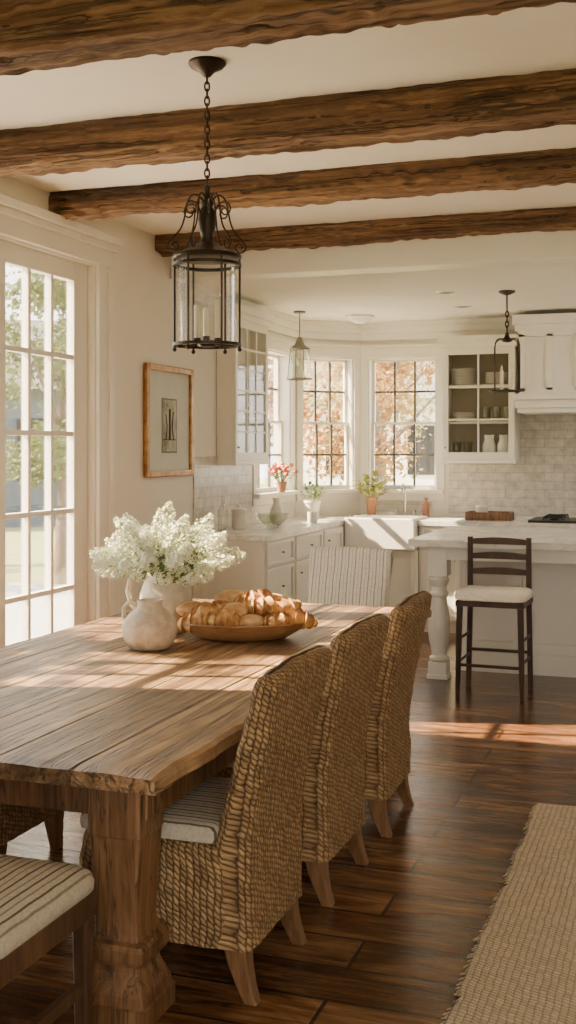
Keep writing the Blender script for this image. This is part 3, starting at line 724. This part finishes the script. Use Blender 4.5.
# island pendant and window pendant
t = thing('pendant_lantern', 'slim open bronze candle lantern hanging over the marble island', 'lantern', (-1.256, 8.46, 0), R(15))
bm = B(); lathe(bm, [(0,ZK-.03),(.02,ZK-.03),(.06,ZK-.012),(.062,ZK),(0,ZK)], 20); obj('ceiling_plate', bm, 'bronze', t, smooth=True)
bm = B(); tube(bm, [(0,0,ZK-.02),(0,0,2.60)], .006, 8); chain(bm, 2.42, 2.605, .018, .0045); obj('chain', bm, 'bronze', t, smooth=True)
bm = B(); lathe(bm, [(0,2.34),(.03,2.345),(.045,2.36),(.02,2.38),(.012,2.41),(0,2.42)], 20); obj('crown', bm, 'bronze', t, smooth=True)
for k in range(4):
    a = R(90*k+40); bm = B(); pts = bez([(.02,2.36),(.10,2.38),(.122,2.35),(.125,2.30)], 8)
    tube(bm, [(p.x*math.cos(a), p.x*math.sin(a), p.y) for p in pts]+[(.125*math.cos(a),.125*math.sin(a),1.97)], .0046, 8); obj('post', bm, 'bronze', t, smooth=True)
bm = B(); ring(bm, .115, .13, 1.98, 1.989, 28); obj('hoop', bm, 'bronze', t, smooth=True)
bm = B()
for k in range(2): a = R(90*k+40); tube(bm, [(-.12*math.cos(a),-.12*math.sin(a),1.985),(.12*math.cos(a),.12*math.sin(a),1.985)], .004, 6)
lathe(bm, [(0,1.98),(.025,1.983),(.028,1.997),(0,2.0)], 12); obj('candle_tray', bm, 'bronze', t, smooth=True)
for k in range(4):
    a = R(90*k+40); x, y = .055*math.cos(a), .055*math.sin(a); bm = B(); lathe(bm, [(0,1.985),(.012,1.985),(.012,2.13),(.006,2.136),(.008,2.15),(0,2.175)], 10, (x,y,0)); obj('candle', bm, 'candle', t, smooth=True)
t = thing('pendant_lamp', 'small clear glass pendant hanging in the corner by the left kitchen window', 'lamp', (-3.09, 9.12, 0), R(10))
bm = B(); lathe(bm, [(0,ZK-.02),(.05,ZK-.015),(.052,ZK),(0,ZK)], 18); obj('ceiling_plate', bm, 'pewter', t, smooth=True)
bm = B(); tube(bm, [(0,0,ZK-.01),(0,0,2.50)], .005, 8); obj('rod', bm, 'pewter', t, smooth=True)
bm = B(); lathe(bm, [(0,2.39),(.085,2.392),(.09,2.405),(.045,2.435),(.018,2.50),(0,2.505)], 16); obj('cap', bm, 'pewter', t, smooth=True)
for k in range(4):
    a = R(90*k+30); bm = B(); tube(bm, [(.084*math.cos(a),.084*math.sin(a),2.395),(.107*math.cos(a),.107*math.sin(a),2.15)], .0036, 6); obj('post', bm, 'pewter', t, smooth=True)
bm = B(); cyl_shell(bm, .104, 2.15, .081, 2.395, 24); obj('glass_shade', bm, 'bottleglass', t, smooth=True)
bm = B(); sphere(bm, (0,0,2.29), .026, 1, 1, 1.4); tube(bm, [(0,0,2.31),(0,0,2.395)], .012, 8); obj('bulb', bm, 'candle', t, smooth=True)
bm = B(); ring(bm, .1, .112, 2.142, 2.153, 24); obj('rim', bm, 'pewter', t, smooth=True)
t = thing('ceiling_light', 'flush white domed ceiling light near the kitchen windows', 'ceiling light', (-2.70, 9.6, ZK))
bm = B(); lathe(bm, [(0,-.03),(.11,-.03),(.13,-.015),(.13,0),(0,0)], 28); obj('rim', bm, 'trim', t, smooth=True)
bm = B(); lathe(bm, [(0,-.075),(.05,-.065),(.09,-.045),(.1,-.03),(0,-.03)], 24); obj('diffuser', bm, 'porcelain', t, smooth=True)
for x, y, l in ((-1.70, 8.37, 'recessed ceiling spotlight nearer the dining beams'), (-1.73, 9.24, 'recessed ceiling spotlight farther back, nearer the kitchen cabinets')):
    t = thing('recessed_light', l, 'ceiling light', (x, y, ZK))
    bm = B(); lathe(bm, [(0,-.006),(.05,-.006),(.07,-.003),(.072,0),(0,0)], 24); obj('rim', bm, 'porcelain', t, smooth=True)
    bm = B(); lathe(bm, [(0,-.008),(.045,-.0075),(.045,-.006),(0,-.006)], 20); obj('lens', bm, 'muntin', t, smooth=True)

# ------------------------------------------------------------------ cabinets: local front plane y=0 facing -y, x 0..w
def panel_bm(x0, x1, z0, z1, fr=.055, y=0):
    bm = B(); t = .02
    box(bm, x0, x0+fr, y-t, y, z0, z1); box(bm, x1-fr, x1, y-t, y, z0, z1)
    box(bm, x0+fr, x1-fr, y-t, y, z0, z0+fr); box(bm, x0+fr, x1-fr, y-t, y, z1-fr, z1)
    box(bm, x0+fr, x1-fr, y-.005, y, z0+fr, z1-fr); return bm
def knob(p, x, z, y=-.02):
    bm = B(); tube(bm, [(x,y,z),(x,y-.012,z)], .004, 8); sphere(bm, (x,y-.016,z), .009); obj('knob', bm, 'pewter', p, smooth=True)
def base_cab(label, loc, rz, w, d, fronts, H=.91, end=None):
    t = thing('base_cabinet', label, 'cabinet', loc, rz)
    bm = B(); box(bm, 0, w, 0, d, .10, H); box(bm, 0, w, .05, d, 0, .10); obj('body', bm, 'cab', t)
    for kind, x0, x1, z0, z1, kx in fronts:
        p = obj(kind, panel_bm(x0+.003, x1-.003, z0+.003, z1-.003, .05 if kind == 'door' else .028), 'cab', t, bev=.002)
        knob(p, kx if kx else (x0+x1)/2, (z1-.09) if kind == 'door' else (z0+z1)/2)
    if end:
        bm = B(); f = .07
        box(bm, -.018, 0, 0, f, .1, H); box(bm, -.018, 0, d-f, d, .1, H); box(bm, -.018, 0, f, d-f, .1, .1+f*1.4); box(bm, -.018, 0, f, d-f, H-f, H); box(bm, -.006, 0, f, d-f, .1+f*1.4, H-f); box(bm, -.018, 0, .05, d, 0, .1)
        obj('end_panel', bm, 'cab', t, bev=.002)
    return t
FX = -2.80
base_cab('cream base cabinet with three drawers at the near end of the left worktop', (FX, 7.49, 0), R(90), .62, .54, [('drawer', .02, .60, .72, .90, None), ('drawer', .02, .60, .42, .71, None), ('drawer', .02, .60, .11, .41, None)], end=True)
base_cab('cream base cabinet with drawer over door, between drawer unit and farmhouse sink', (FX, 8.115, 0), R(90), .70, .54, [('drawer', .02, .68, .72, .90, None), ('door', .02, .68, .11, .71, .10)])
base_cab('plain cream corner base cabinet left of the sink', (FX, 8.82, 0), R(90), .58, .54, [('door', .02, .56, .11, .90, .10)])
base_cab('cream base cabinet with paired doors under the white farmhouse sink', (-2.78, 9.5, 0), 0, .62, .70, [('door', .01, .31, .11, .69, .26), ('door', .31, .61, .11, .69, .36)], H=.70)
base_cab('cream base cabinet right of the sink, partly behind the island', (-2.155, 9.52, 0), 0, .72, .69, [('drawer', .02, .70, .72, .90, None), ('door', .02, .36, .11, .71, .31), ('door', .36, .70, .11, .71, .41)])
base_cab('cream base cabinet under the black cooktop, behind the island', (-1.43, 9.52, 0), 0, .95, .69, [('drawer', .02, .93, .62, .90, None), ('drawer', .02, .93, .11, .61, None)])
base_cab('cream base cabinet right of the cooktop at frame edge', (-.475, 9.52, 0), 0, .9, .69, [('drawer', .02, .88, .72, .90, None), ('door', .02, .45, .11, .71, .4), ('door', .45, .88, .11, .71, .5)])
bm = B()
prism(bm, [(XL+.014,7.45),(-2.785,7.45),(-2.785,10.215),(-2.875,10.215),(XL+.014,9.742)], .911, .95)
prism(bm, [(-2.785,9.925),(-2.165,9.925),(-2.165,10.215),(-2.785,10.215)], .911, .95)
prism(bm, [(-2.165,9.49),(.45,9.49),(.45,10.215),(-2.165,10.215)], .911, .95)
bmesh.ops.remove_doubles(bm, verts=bm.verts, dist=1e-5)
tag(obj('worktop', bm, 'marble'), 'continuous pale marble worktop running along the left and back kitchen cabinets', 'worktop')
# sink
t = thing('farmhouse_sink', 'white apron front farmhouse sink below the kitchen windows', 'sink', (-2.782, 9.40, 0))
bm = B(); w, d = .615, .52
box(bm, 0, w, 0, .05, .705, .97); box(bm, 0, w, d-.03, d, .705, .97); box(bm, 0, .03, .05, d-.03, .705, .97); box(bm, w-.03, w, .05, d-.03, .705, .97); box(bm, .03, w-.03, .05, d-.03, .705, .74)
obj('basin', bm, 'porcelain', t, bev=.01)
bm = B(); lathe(bm, [(0,.741),(.03,.741),(.03,.744),(0,.744)], 16, (w/2, d/2, 0)); obj('drain', bm, 'steel', t, smooth=True)
t = thing('faucet', 'tall gooseneck steel faucet behind the farmhouse sink', 'faucet', (-2.40, 10.04, .95))
bm = B(); tube(bm, [(0,0,0),(0,0,.22),(0,-.02,.27),(0,-.07,.295),(0,-.12,.27),(0,-.135,.22)], .011, 10); lathe(bm, [(0,0),(.025,0),(.025,.012),(.014,.025),(0,.026)], 16); obj('spout', bm, 'steel', t, smooth=True)
for s in (-1, 1): bm = B(); lathe(bm, [(0,0),(.02,0),(.02,.01),(.011,.02),(.011,.05),(0,.052)], 14, (s*.08,0,0)); tube(bm, [(s*.08,0,.05),(s*.11,-.02,.058)], .006, 8); obj('tap', bm, 'steel', t, smooth=True)

# upper glass cabinets
def upper_cab(label, loc, rz, w, d, z0, z1, cols, rows, shelves, inner, leaves=1):
    t = thing('wall_cabinet', label, 'cabinet', loc, rz)
    bm = B(); s = .02
    box(bm, 0, s, 0, d, z0, z1); box(bm, w-s, w, 0, d, z0, z1); box(bm, s, w-s, 0, d, z0, z0+s); box(bm, s, w-s, 0, d, z1-s, z1); box(bm, s, w-s, d-.006, d, z0+s, z1-s)
    obj('body', bm, 'cab', t, bev=.002)
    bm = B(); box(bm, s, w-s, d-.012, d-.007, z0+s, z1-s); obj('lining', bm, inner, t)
    for z in shelves: bm = B(); box(bm, s+.004, w-s-.004, .02, d-.013, z-.009, z+.009); obj('shelf', bm, 'cab', t)
    for li in range(leaves):
        bm = B(); f = .045 if leaves > 1 else .05; o0, o1 = .004+(w-.008)*li/leaves, .004+(w-.008)*(li+1)/leaves
        a, c, p, q = o0+f, o1-f, z0+f*1.2, z1-f*1.2
        box(bm, o0+.001, a, -.022, 0, z0, z1); box(bm, c, o1-.001, -.022, 0, z0, z1); box(bm, a, c, -.022, 0, z0, p); box(bm, a, c, -.022, 0, q, z1)
        for k in range(1, cols): x = a+(c-a)*k/cols; box(bm, x-.008, x+.008, -.018, -.004, p, q)
        for k in range(1, rows): z = p+(q-p)*k/rows; box(bm, a, c, -.018, -.004, z-.008, z+.008)
        dr = obj('door', bm, 'cab', t, bev=.002)
        bm = B(); box(bm, a, c, -.012, -.009, p, q); obj('pane', bm, 'cglass', dr)
        knob(dr, (o1-f*.5) if (leaves > 1 and li == 0) else (o0+f*.5), z0+.1, -.022)
    bm = B(); box(bm, -.015, w+.015, -.04, d, z1, z1+.05); box(bm, -.03, w+.03, -.065, d, z1+.045, z1+.10); obj('cornice', bm, 'cab', t)
    bm = B(); box(bm, -.01, w+.01, -.03, d, z0-.035, z0); obj('light_rail', bm, 'cab', t, bev=.004)
    return t
upper_cab('glass fronted wall cabinet on the left wall beside the window', (-3.215, 7.93, 0), R(90), .71, .13, 1.47, 2.54, 3, 6, (1.80, 2.12), 'cab', 1)
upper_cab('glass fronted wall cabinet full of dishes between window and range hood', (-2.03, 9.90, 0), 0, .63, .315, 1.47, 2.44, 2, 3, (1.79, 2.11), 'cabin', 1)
# dishes
pl = None
for sx, z, n in ((-1.87, 2.119, 11), (-1.57, 2.119, 8), (-1.87, 1.799, 6)):
    for k in range(n):
        if pl is None:
            bm = B(); lathe(bm, [(0,0),(.055,0),(.105,.014),(.107,.018),(.055,.006),(0,.005)], 24)
            pl = tag(obj('plate', bm, 'porcelain', smooth=True), 'white plate stacked inside the glass cabinet by the hood', 'plate', 'white plates in the glass cabinet'); pl.location = (sx, 10.02, z)
        else: dup(pl, (sx, 10.02, z+.0125*k))
def cup_bm():
    bm = B(); lathe(bm, [(0,0),(.03,0),(.04,.13),(.037,.13),(.027,.008),(0,.007)], 16); return bm
gl_ = None
for x, z in ((-1.66, 1.799), (-1.57, 1.799), (-1.48, 1.799), (-1.92, 1.491), (-1.82, 1.491)):
    if gl_ is None:
        gl_ = tag(obj('drinking_glass', cup_bm(), 'bottleglass', smooth=True), 'clear tumbler inside the glass cabinet by the hood', 'glass', 'tumblers in the glass cabinet'); gl_.location = (x, 9.99, z)
    else: dup(gl_, (x, 9.99, z))
jg = None
for x in (-1.64, -1.51):
    if jg is None:
        bm = B(); lathe(bm, [(0,0),(.045,0),(.06,.05),(.058,.1),(.04,.15),(.045,.19),(.04,.19),(.034,.15),(.05,.1),(0,.012)], 20)
        jg = tag(obj('white_jug', bm, 'porcelain', smooth=True), 'white jug on the bottom of the glass cabinet by the hood', 'jug', 'white jugs in the glass cabinet'); jg.location = (x, 10.0, 1.491)
    else: dup(jg, (x, 10.0, 1.491))
bw = None
for y, z in ((8.12, 1.491), (8.40, 1.491), (8.12, 1.81), (8.40, 1.81), (8.26, 2.13)):
    if bw is None:
        bm = B(); lathe(bm, [(0,0),(.024,0),(.027,.01),(.041,.06),(.043,.08),(.039,.08),(.035,.055),(.02,.012),(0,.01)], 20)
        bw = tag(obj('bowl', bm, 'stone', smooth=True), 'small stoneware bowl inside the left wall cabinet', 'bowl', 'bowls in the left wall cabinet'); bw.location = (-3.277, y, z)
    else: dup(bw, (-3.277, y, z))

# hood
t = thing('range_hood', 'cream panelled range hood with moulded mantel shelf above the cooktop', 'range hood', (-1.37, 9.66, 0))
bm = B(); w = 1.25
box(bm, 0, w, -.02, .55, 1.90, 1.97); box(bm, -.025, w+.025, -.05, .55, 1.97, 2.02); box(bm, .02, w-.02, 0, .55, 1.86, 1.90); obj('mantel', bm, 'cab', t, bev=.006)
bm = B(); box(bm, .03, w-.03, .06, .55, 2.02, 2.55); obj('chimney', bm, 'cab', t)
bm = B()
for k in range(6): x = .03+(w-.11)*k/5; box(bm, x, x+.05, .03, .06, 2.05, 2.52)
box(bm, .03, w-.03, .03, .06, 2.02, 2.07); box(bm, .03, w-.03, .03, .06, 2.50, 2.55); obj('batten', bm, 'cab', t)
bm = B(); box(bm, 0, w, .02, .55, 2.55, 2.61); box(bm, -.02, w+.02, -.01, .55, 2.60, 2.68); obj('cornice', bm, 'cab', t)
# cooktop
t = thing('cooktop', 'black iron gas cooktop on the back worktop under the hood', 'cooktop', (-1.25, 9.56, .951))
bm = B(); box(bm, 0, .8, 0, .52, 0, .018); obj('plate', bm, 'black', t, bev=.004)
for i in range(2):
    for j in range(2):
        bm = B(); cx, cy = .2+.4*i, .14+.25*j
        for k in range(4): a = R(90*k+45); tube(bm, [(cx, cy, .045), (cx+.11*math.cos(a), cy+.11*math.sin(a), .045), (cx+.115*math.cos(a), cy+.115*math.sin(a), .018)], .007, 6)
        lathe(bm, [(0,.018),(.035,.018),(.035,.03),(0,.04)], 14, (cx, cy, 0)); obj('burner', bm, 'black', t)

# ------------------------------------------------------------------ island
IX0, IX1, IY0, IY1, IZ = -1.78, 1.2, 7.52, 8.95, .95
t = thing('kitchen_island', 'cream panelled kitchen island with turned legs', 'island', (IX0+.27, 8.02, 0))
w, d = IX1-.2-(IX0+.27), .85; H = IZ-.052
bm = B(); box(bm, 0, w, 0, d, 0, H); obj('body', bm, 'cab', t)
for k in range(6):
    bm = panel_bm(.02+(w-.02)*k/6, (w-.0)*(k+1)/6, .16, H-.03, .055); obj('panel', bm, 'cab', t, bev=.003)
bm = B(); f = .07; box(bm, -.018, 0, 0, f, .14, H); box(bm, -.018, 0, d-f, d, .14, H); box(bm, -.018, 0, f, d-f, H-f, H); box(bm, -.018, 0, f, d-f, .14, .14+f); obj('panel', bm, 'cab', t, bev=.003)
bm = B(); box(bm, -.03, w+.01, -.035, d, 0, .12); box(bm, -.022, w+.01, -.028, d, .115, .14); obj('plinth', bm, 'cab', t)
bm = B(); box(bm, -.16, w+.02, -.40, -.37, H-.09, H); box(bm, -.16, -.13, -.37, 0, H-.09, H); box(bm, -.13, 0, -.02, 0, H-.09, H); obj('apron', bm, 'cab', t, bev=.003)
for lx in (-.09, w-.05):
    bm = B(); cx, cy = lx, -.335; K = 1.28
    box(bm, cx-.068, cx+.068, cy-.068, cy+.068, H-.20, H-.001)
    lathe(bm, [(0,.11)]+[(r*K, z) for r, z in ((.03,.11),(.052,.125),(.052,.14),(.038,.155),(.042,.19),(.054,.26),(.06,.34),(.056,.42),(.045,.50),(.04,.55),(.05,.565),(.05,.58),(.04,.595),(.038,.62),(.05,.65),(.053,.67),(.046,.69),(.046,.705))]+[(0,.705)], 24, (cx, cy, 0))
    box(bm, cx-.064, cx+.064, cy-.064, cy+.064, .02, .115); box(bm, cx-.072, cx+.072, cy-.072, cy+.072, 0, .03)
    obj('leg', bm, 'cab', t, bev=.003)
bm = B(); box(bm, IX0, IX1, IY0, IY1, IZ-.051, IZ); tag(obj('island_top', bm, 'marble', bev=.008), 'thick marble slab on top of the kitchen island', 'worktop')

# bar stool (faces -y, back on island side)
t = thing('bar_stool', 'dark wooden ladder back stool with white cushion drawn up to the island', 'stool', (-1.16, 7.29, 0), R(-2))
bm = B(); rings = [[(x, y, z) for x, y in rrect(0, -.01, .225-i, .19-i, .05, 4, 5)] for z, i in ((.605,.02),(.612,.004),(.635,0),(.655,.008),(.668,.03),(.674,.08),(.676,.13))]
loft(bm, rings); obj('seat_cushion', bm, 'cream_fabric', t, smooth=True)
bm = B(); box(bm, -.215, .215, -.18, .17, .57, .604); obj('seat', bm, 'dark', t, bev=.006)
for sx in (-1, 1):
    bm = B(); loft(bm, [[(x+sx*.012*(1-z/.58), y-.01*(1-z/.58), z) for x, y in rrect(sx*.19, -.155, h, h, .005, 1, 1)] for z, h in ((0,.013),(.3,.017),(.575,.018))]); obj('leg', bm, 'dark', t)
    bm = B(); loft(bm, [[(x+sx*.012*max(0, 1-z/.58), y+.0*z, z) for x, y in rrect(sx*.19, .155, .016, .016, .005, 1, 1)] for z in (0,.3,.6,.8,.985)]); obj('leg', bm, 'dark', t)
    for z in (.22, .36):
        bm = B(); tube(bm, [(sx*.196,-.155,z),(sx*.196,.155,z)], .009, 8); obj('stretcher', bm, 'dark', t, smooth=True)
for y, z in ((-.158, .20), (.155, .25)):
    bm = B(); tube(bm, [(-.195,y,z),(.195,y,z)], .01, 8); obj('stretcher', bm, 'dark', t, smooth=True)
for z in (.76, .86, .955):
    bm = B(); rows = []
    for i in range(9):
        k = i/8; x = -.185+.37*k; c = .012*math.sin(PI*k); y = .155+.01*math.sin(PI*k)
        rows.append([bm.verts.new(p) for p in ((x,y-.007,z-.018),(x,y+.007,z-.018),(x,y+.007,z+.016+c),(x,y-.007,z+.016+c))])
    for p, q in zip(rows, rows[1:]):
        for k in range(4): bm.faces.new((p[k], p[(k+1)%4], q[(k+1)%4], q[k]))
    bm.faces.new(rows[0]); bm.faces.new(rows[-1]); obj('back_slat', bm, 'dark', t)

# ------------------------------------------------------------------ worktop bits
def plant(name, label, loc, potr, poth, potm, leafm, n, L, petals=None, sd=1):
    t = thing(name, label, 'plant', loc); r = random.Random(sd)
    bm = B(); lathe(bm, [(0,0),(potr*.72,0),(potr*.98,poth*.85),(potr*1.08,poth*.86),(potr*1.08,poth),(potr*.9,poth),(potr*.85,poth*.88),(0,poth*.86)], 20); obj('pot', bm, potm, t, smooth=True)
    bm = B(); tips = []
    for k in range(n):
        a = r.uniform(0, 2*PI); e = r.uniform(.5, 1.45); d = Vector((math.cos(a)*math.cos(e), math.sin(a)*math.cos(e), math.sin(e)+.15)); l = L*r.uniform(.6, 1.1)
        p = Vector((math.cos(a)*potr*.3, math.sin(a)*potr*.3, poth*.85))
        q = p+d.normalized()*l; tube(bm, [p, q], .0025, 4)
        for s in (.45, .7, .95): leaf_bm(bm, p.lerp(q, s), (d.x+r.uniform(-.7,.7), d.y+r.uniform(-.7,.7), .4), l*.34, l*.11)
        tips.append(q)
    obj('foliage', bm, leafm, t)
    if petals:
        bm = B()
        for q in tips: sphere(bm, q+Vector((0,0,.012)), .022, 1, 1, .8, 8, 5)
        obj('blossom', bm, petals, t, smooth=True)
    return t
plant('potted_flowers', 'orange flowers in a terracotta pot on the left window sill', (-3.26, 9.14, WZ0+.001), .045, .09, 'terracotta', 'leaf', 22, .15, 'orange_petal', 3)
plant('potted_plant', 'green plant in a white pot in the worktop corner by the windows', (-3.10, 9.50, .951), .07, .16, 'ceramic', 'leaf', 20, .17, None, 5)
plant('potted_plant', 'tall yellow leaved plant in a terracotta pot behind the sink', (-2.70, 9.995, .951), .05, .17, 'terracotta', 'leafy', 34, .25, None, 8)
def vessel(name, label, cat, prof, mt, loc, group=None):
    bm = B(); lathe(bm, prof, 22); return tag(obj(name, bm, mt, smooth=True, loc=loc), label, cat, group)
vessel('bottle', 'tall green tinted glass bottle at the near end of the left worktop', 'bottle', [(0,0),(.035,0),(.037,.01),(.037,.15),(.014,.2),(.013,.26),(.016,.262),(.012,.265),(0,.264)], 'bottleglass', (-3.22, 7.75, .951))
vessel('jar', 'lidded white ceramic jar on the left worktop beneath the wall cabinet', 'jar', [(0,0),(.05,0),(.056,.01),(.056,.13),(.06,.135),(.06,.15),(.02,.165),(.016,.185),(0,.187)], 'ceramic', (-3.2, 8.02, .951))
vessel('serving_bowl', 'wide glass serving bowl on the left worktop', 'bowl', [(0,0),(.05,0),(.055,.012),(.12,.07),(.135,.11),(.128,.11),(.11,.068),(.05,.02),(0,.018)], 'bottleglass', (-3.02, 8.25, .951))
vessel('vase', 'slim cream stoneware vase on the left worktop near the corner window', 'vase', [(0,0),(.045,0),(.06,.05),(.055,.11),(.03,.16),(.028,.19),(.04,.21),(.034,.21),(.022,.18),(.04,.1),(0,.02)], 'ceramic', (-3.15, 8.72, .951))
vessel('mug', 'small white cup on the left worktop close to the sink', 'cup', [(0,0),(.035,0),(.042,.01),(.042,.09),(.037,.09),(.036,.012),(0,.01)], 'ceramic', (-2.92, 8.95, .951))
vessel('soap_bottle', 'amber glass soap bottle to the right of the sink', 'bottle', [(0,0),(.028,0),(.03,.01),(.03,.11),(.012,.135),(.012,.155),(.018,.157),(.018,.17),(0,.171)], 'terracotta', (-2.22, 10.1, .951))
bm = B(); box(bm, -.19, .19, -.12, .12, 0, .02); box(bm, -.19, .19, -.12, -.105, .015, .07); box(bm, -.19, .19, .105, .12, .015, .07); box(bm, -.19, -.175, -.11, .11, .015, .07); box(bm, .175, .19, -.11, .11, .015, .07); bmesh.ops.remove_doubles(bm, verts=bm.verts, dist=1e-6)
tag(obj('tray', bm, 'tleg', loc=(-1.60, 9.80, .951)), 'small wooden tray on the worktop under the glass cabinet', 'tray')
vessel('canister', 'small white lidded canister standing in the wooden tray', 'jar', [(0,0),(.05,0),(.052,.01),(.052,.085),(.055,.09),(.05,.105),(.012,.11),(.012,.125),(0,.126)], 'ceramic', (-1.67, 9.80, .972))

# ------------------------------------------------------------------ outside
bm = B(); box(bm, -60, 30, -25, 70, -.6, -.3); struct('ground', bm, 'lawn')
bm = B(); box(bm, -9, XL-.16, -2, 12.5, -.3, -.13); struct('ground', bm, 'patio')
def tree(label, loc, h, cr, ci, sd, n=5000, lo=.35, ls=(.03,.07)):
    t = thing('tree', label, 'tree', loc, 0, 'trees outside the windows'); r = random.Random(sd)
    bm = B(); tube(bm, [(0,0,0),(.05,.03,h*.3),(-.03,.05,h*.6),(.02,0,h*.85)], [.13,.1,.06,.03], 10)
    for k in range(7):
        a = k*2.4; z = h*(.35+.07*k); tube(bm, [(0,0,z),(math.cos(a)*cr*.4, math.sin(a)*cr*.4, z+h*.1),(math.cos(a)*cr*.75, math.sin(a)*cr*.75, z+h*.2)], [.04,.03,.01], 6)
    obj('trunk', bm, 'bark', t, smooth=True)
    V = []; F = []
    cl = [(max(-1, min(1, r.gauss(0,.42)))*cr, max(-1, min(1, r.gauss(0,.42)))*cr, h*r.uniform(lo,1.0)) for _ in range(34)]
    for _ in range(n):
        c = r.choice(cl); p = Vector((c[0]+r.gauss(0,.16)*cr, c[1]+r.gauss(0,.16)*cr, c[2]+r.gauss(0,.14)*cr))
        u = Vector((r.gauss(0,1), r.gauss(0,1), r.gauss(0,1))).normalized(); v = u.orthogonal().normalized(); s = r.uniform(*ls); i = len(V)
        V += [p-u*s, p+v*s*.6, p+u*s, p-v*s*.6]; F.append((i,i+1,i+2,i+3))
    me = bpy.data.meshes.new('crown'); me.from_pydata([tuple(v) for v in V], [], F); me.materials.append(TL[ci]); o = bpy.data.objects.new('crown', me); C.objects.link(o); o.parent = t
tree('orange autumn tree outside the right hand kitchen window', (-4.4, 16.4, -.3), 4.9, 1.3, 0, 1, 6000)
tree('rust and green autumn tree outside the middle kitchen window', (-7.5, 18.4, -.3), 5.4, 1.4, 2, 2, 6000)
tree('green tree outside the left kitchen window', (-8.2, 13.9, -.3), 4.4, 1.1, 1, 3)
tree('gold leaved tree farther off between the kitchen windows', (-6.3, 24.0, -.3), 7.4, 2.0, 3, 4, 8000)
tree('small green tree beyond the patio seen through the glazed door', (-11.8, 15.4, -.3), 4.6, 1.1, 1, 5, 3000)
tree('rust coloured tree beyond the patio at the far left', (-10.9, 11.4, -.3), 5.0, 1.0, 2, 6, 3500)
tree('leafy tree added out of view left of the glazed doors to dapple the sun on the table', (-7.6, 2.9, -.3), 6.0, 1.0, 3, 9, 1000, .55, (.06,.11))  # unseen tree, added in the sun's path to break up light on the table
def house(label, loc, hw_, H, sm, rz=0):
    t = thing('house', label, 'house', loc, rz)
    bm = B(); box(bm, -hw_, hw_, 0, 6, 0, H); obj('wall', bm, sm, t)
    bm = B(); e = hw_+.4; v = [bm.verts.new(p) for p in ((-e,-.4,H),(e,-.4,H),(e,6.4,H),(-e,6.4,H),(-e,3,H+2),(e,3,H+2))]
    for f in ((0,1,5,4),(2,3,4,5),(0,4,3),(1,2,5),(0,3,2,1)): bm.faces.new([v[i] for i in f])
    obj('roof', bm, 'roofing', t)
    for k in (-.65, 0, .65):
        bm = B(); box(bm, hw_*k-.45, hw_*k+.45, -.04, 0, 1.1, 2.6); obj('window', bm, 'black', t)
house('pale clapboard house with grey roof beyond the garden trees', (-7.6, 34.0, -.3), 4, 3.4, 'siding')
house('dark blue grey house beyond the patio, seen through the glazed door', (-16.2, 23.0, -.3), 2.6, 3.3, 'bluesiding', R(32))

# ------------------------------------------------------------------ light
W = bpy.data.worlds.new('world'); bpy.context.scene.world = W; W.use_nodes = True
nt = W.node_tree; bg = nt.nodes['Background']
tc = N(nt, 'ShaderNodeTexCoord'); sp = N(nt, 'ShaderNodeSeparateXYZ'); nt.links.new(tc.outputs['Generated'], sp.inputs[0])
nt.links.new(ramp(nt, sp.outputs[2], [(0, (1.0,.965,.90)), (.25, (1.0,.985,.955)), (1, (.88,.93,1.0))]), bg.inputs[0])
bg.inputs[1].default_value = 8.6
def light(name, typ, loc, d, energy, color, **kw):
    l = bpy.data.lights.new(name, typ); l.energy = energy; l.color = color
    for k, v in kw.items(): setattr(l, k, v)
    o = bpy.data.objects.new(name, l); C.objects.link(o); o.location = loc; o.rotation_euler = Vector(d).to_track_quat('-Z', 'Y').to_euler(); return o
light('sun', 'SUN', (-12, 2, 9), (1, .25, -.87), 68, (1, .77, .48), angle=R(.7))
def portal(loc, d, sx, sy):
    o = light('portal', 'AREA', loc, d, 1, (1,1,1), shape='RECTANGLE', size=sx, size_y=sy); o.data.cycles.is_portal = True
portal((XL-.14, 4.56, 1.33), (1,0,0), 2.7, 3.05)
portal((XL-.14, 9.18, 1.79), (1,0,0), 1.2, .95)
portal((-2.46, YB+.14, 1.79), (0,-1,0), .68, 1.25)
portal((.8, YF-.14, 1.45), (0,1,0), 2.5, 2.2)
light('room_fill', 'AREA', (1.6, -.6, 2.5), (-.5, 1, -.35), 16, (1, .90, .76), shape='RECTANGLE', size=2.4, size_y=1.6)
light('kitchen_fill', 'AREA', (.6, 8.6, 2.66), (-.4, .1, -1), 64, (1, .91, .76), shape='RECTANGLE', size=1.8, size_y=1.2)

# ------------------------------------------------------------------ camera
cd = bpy.data.cameras.new('camera'); cam = bpy.data.objects.new('camera', cd); C.objects.link(cam)
cam.location = (0, 0, 1.55); cam.rotation_euler = (R(90), 0, R(19.3))
cd.sensor_fit = 'VERTICAL'; cd.sensor_height = 36; cd.sensor_width = 36*576/1024; cd.lens = 36*1142/1024; cd.shift_y = -62/1024; cd.clip_start = .05
bpy.context.scene.camera = cam
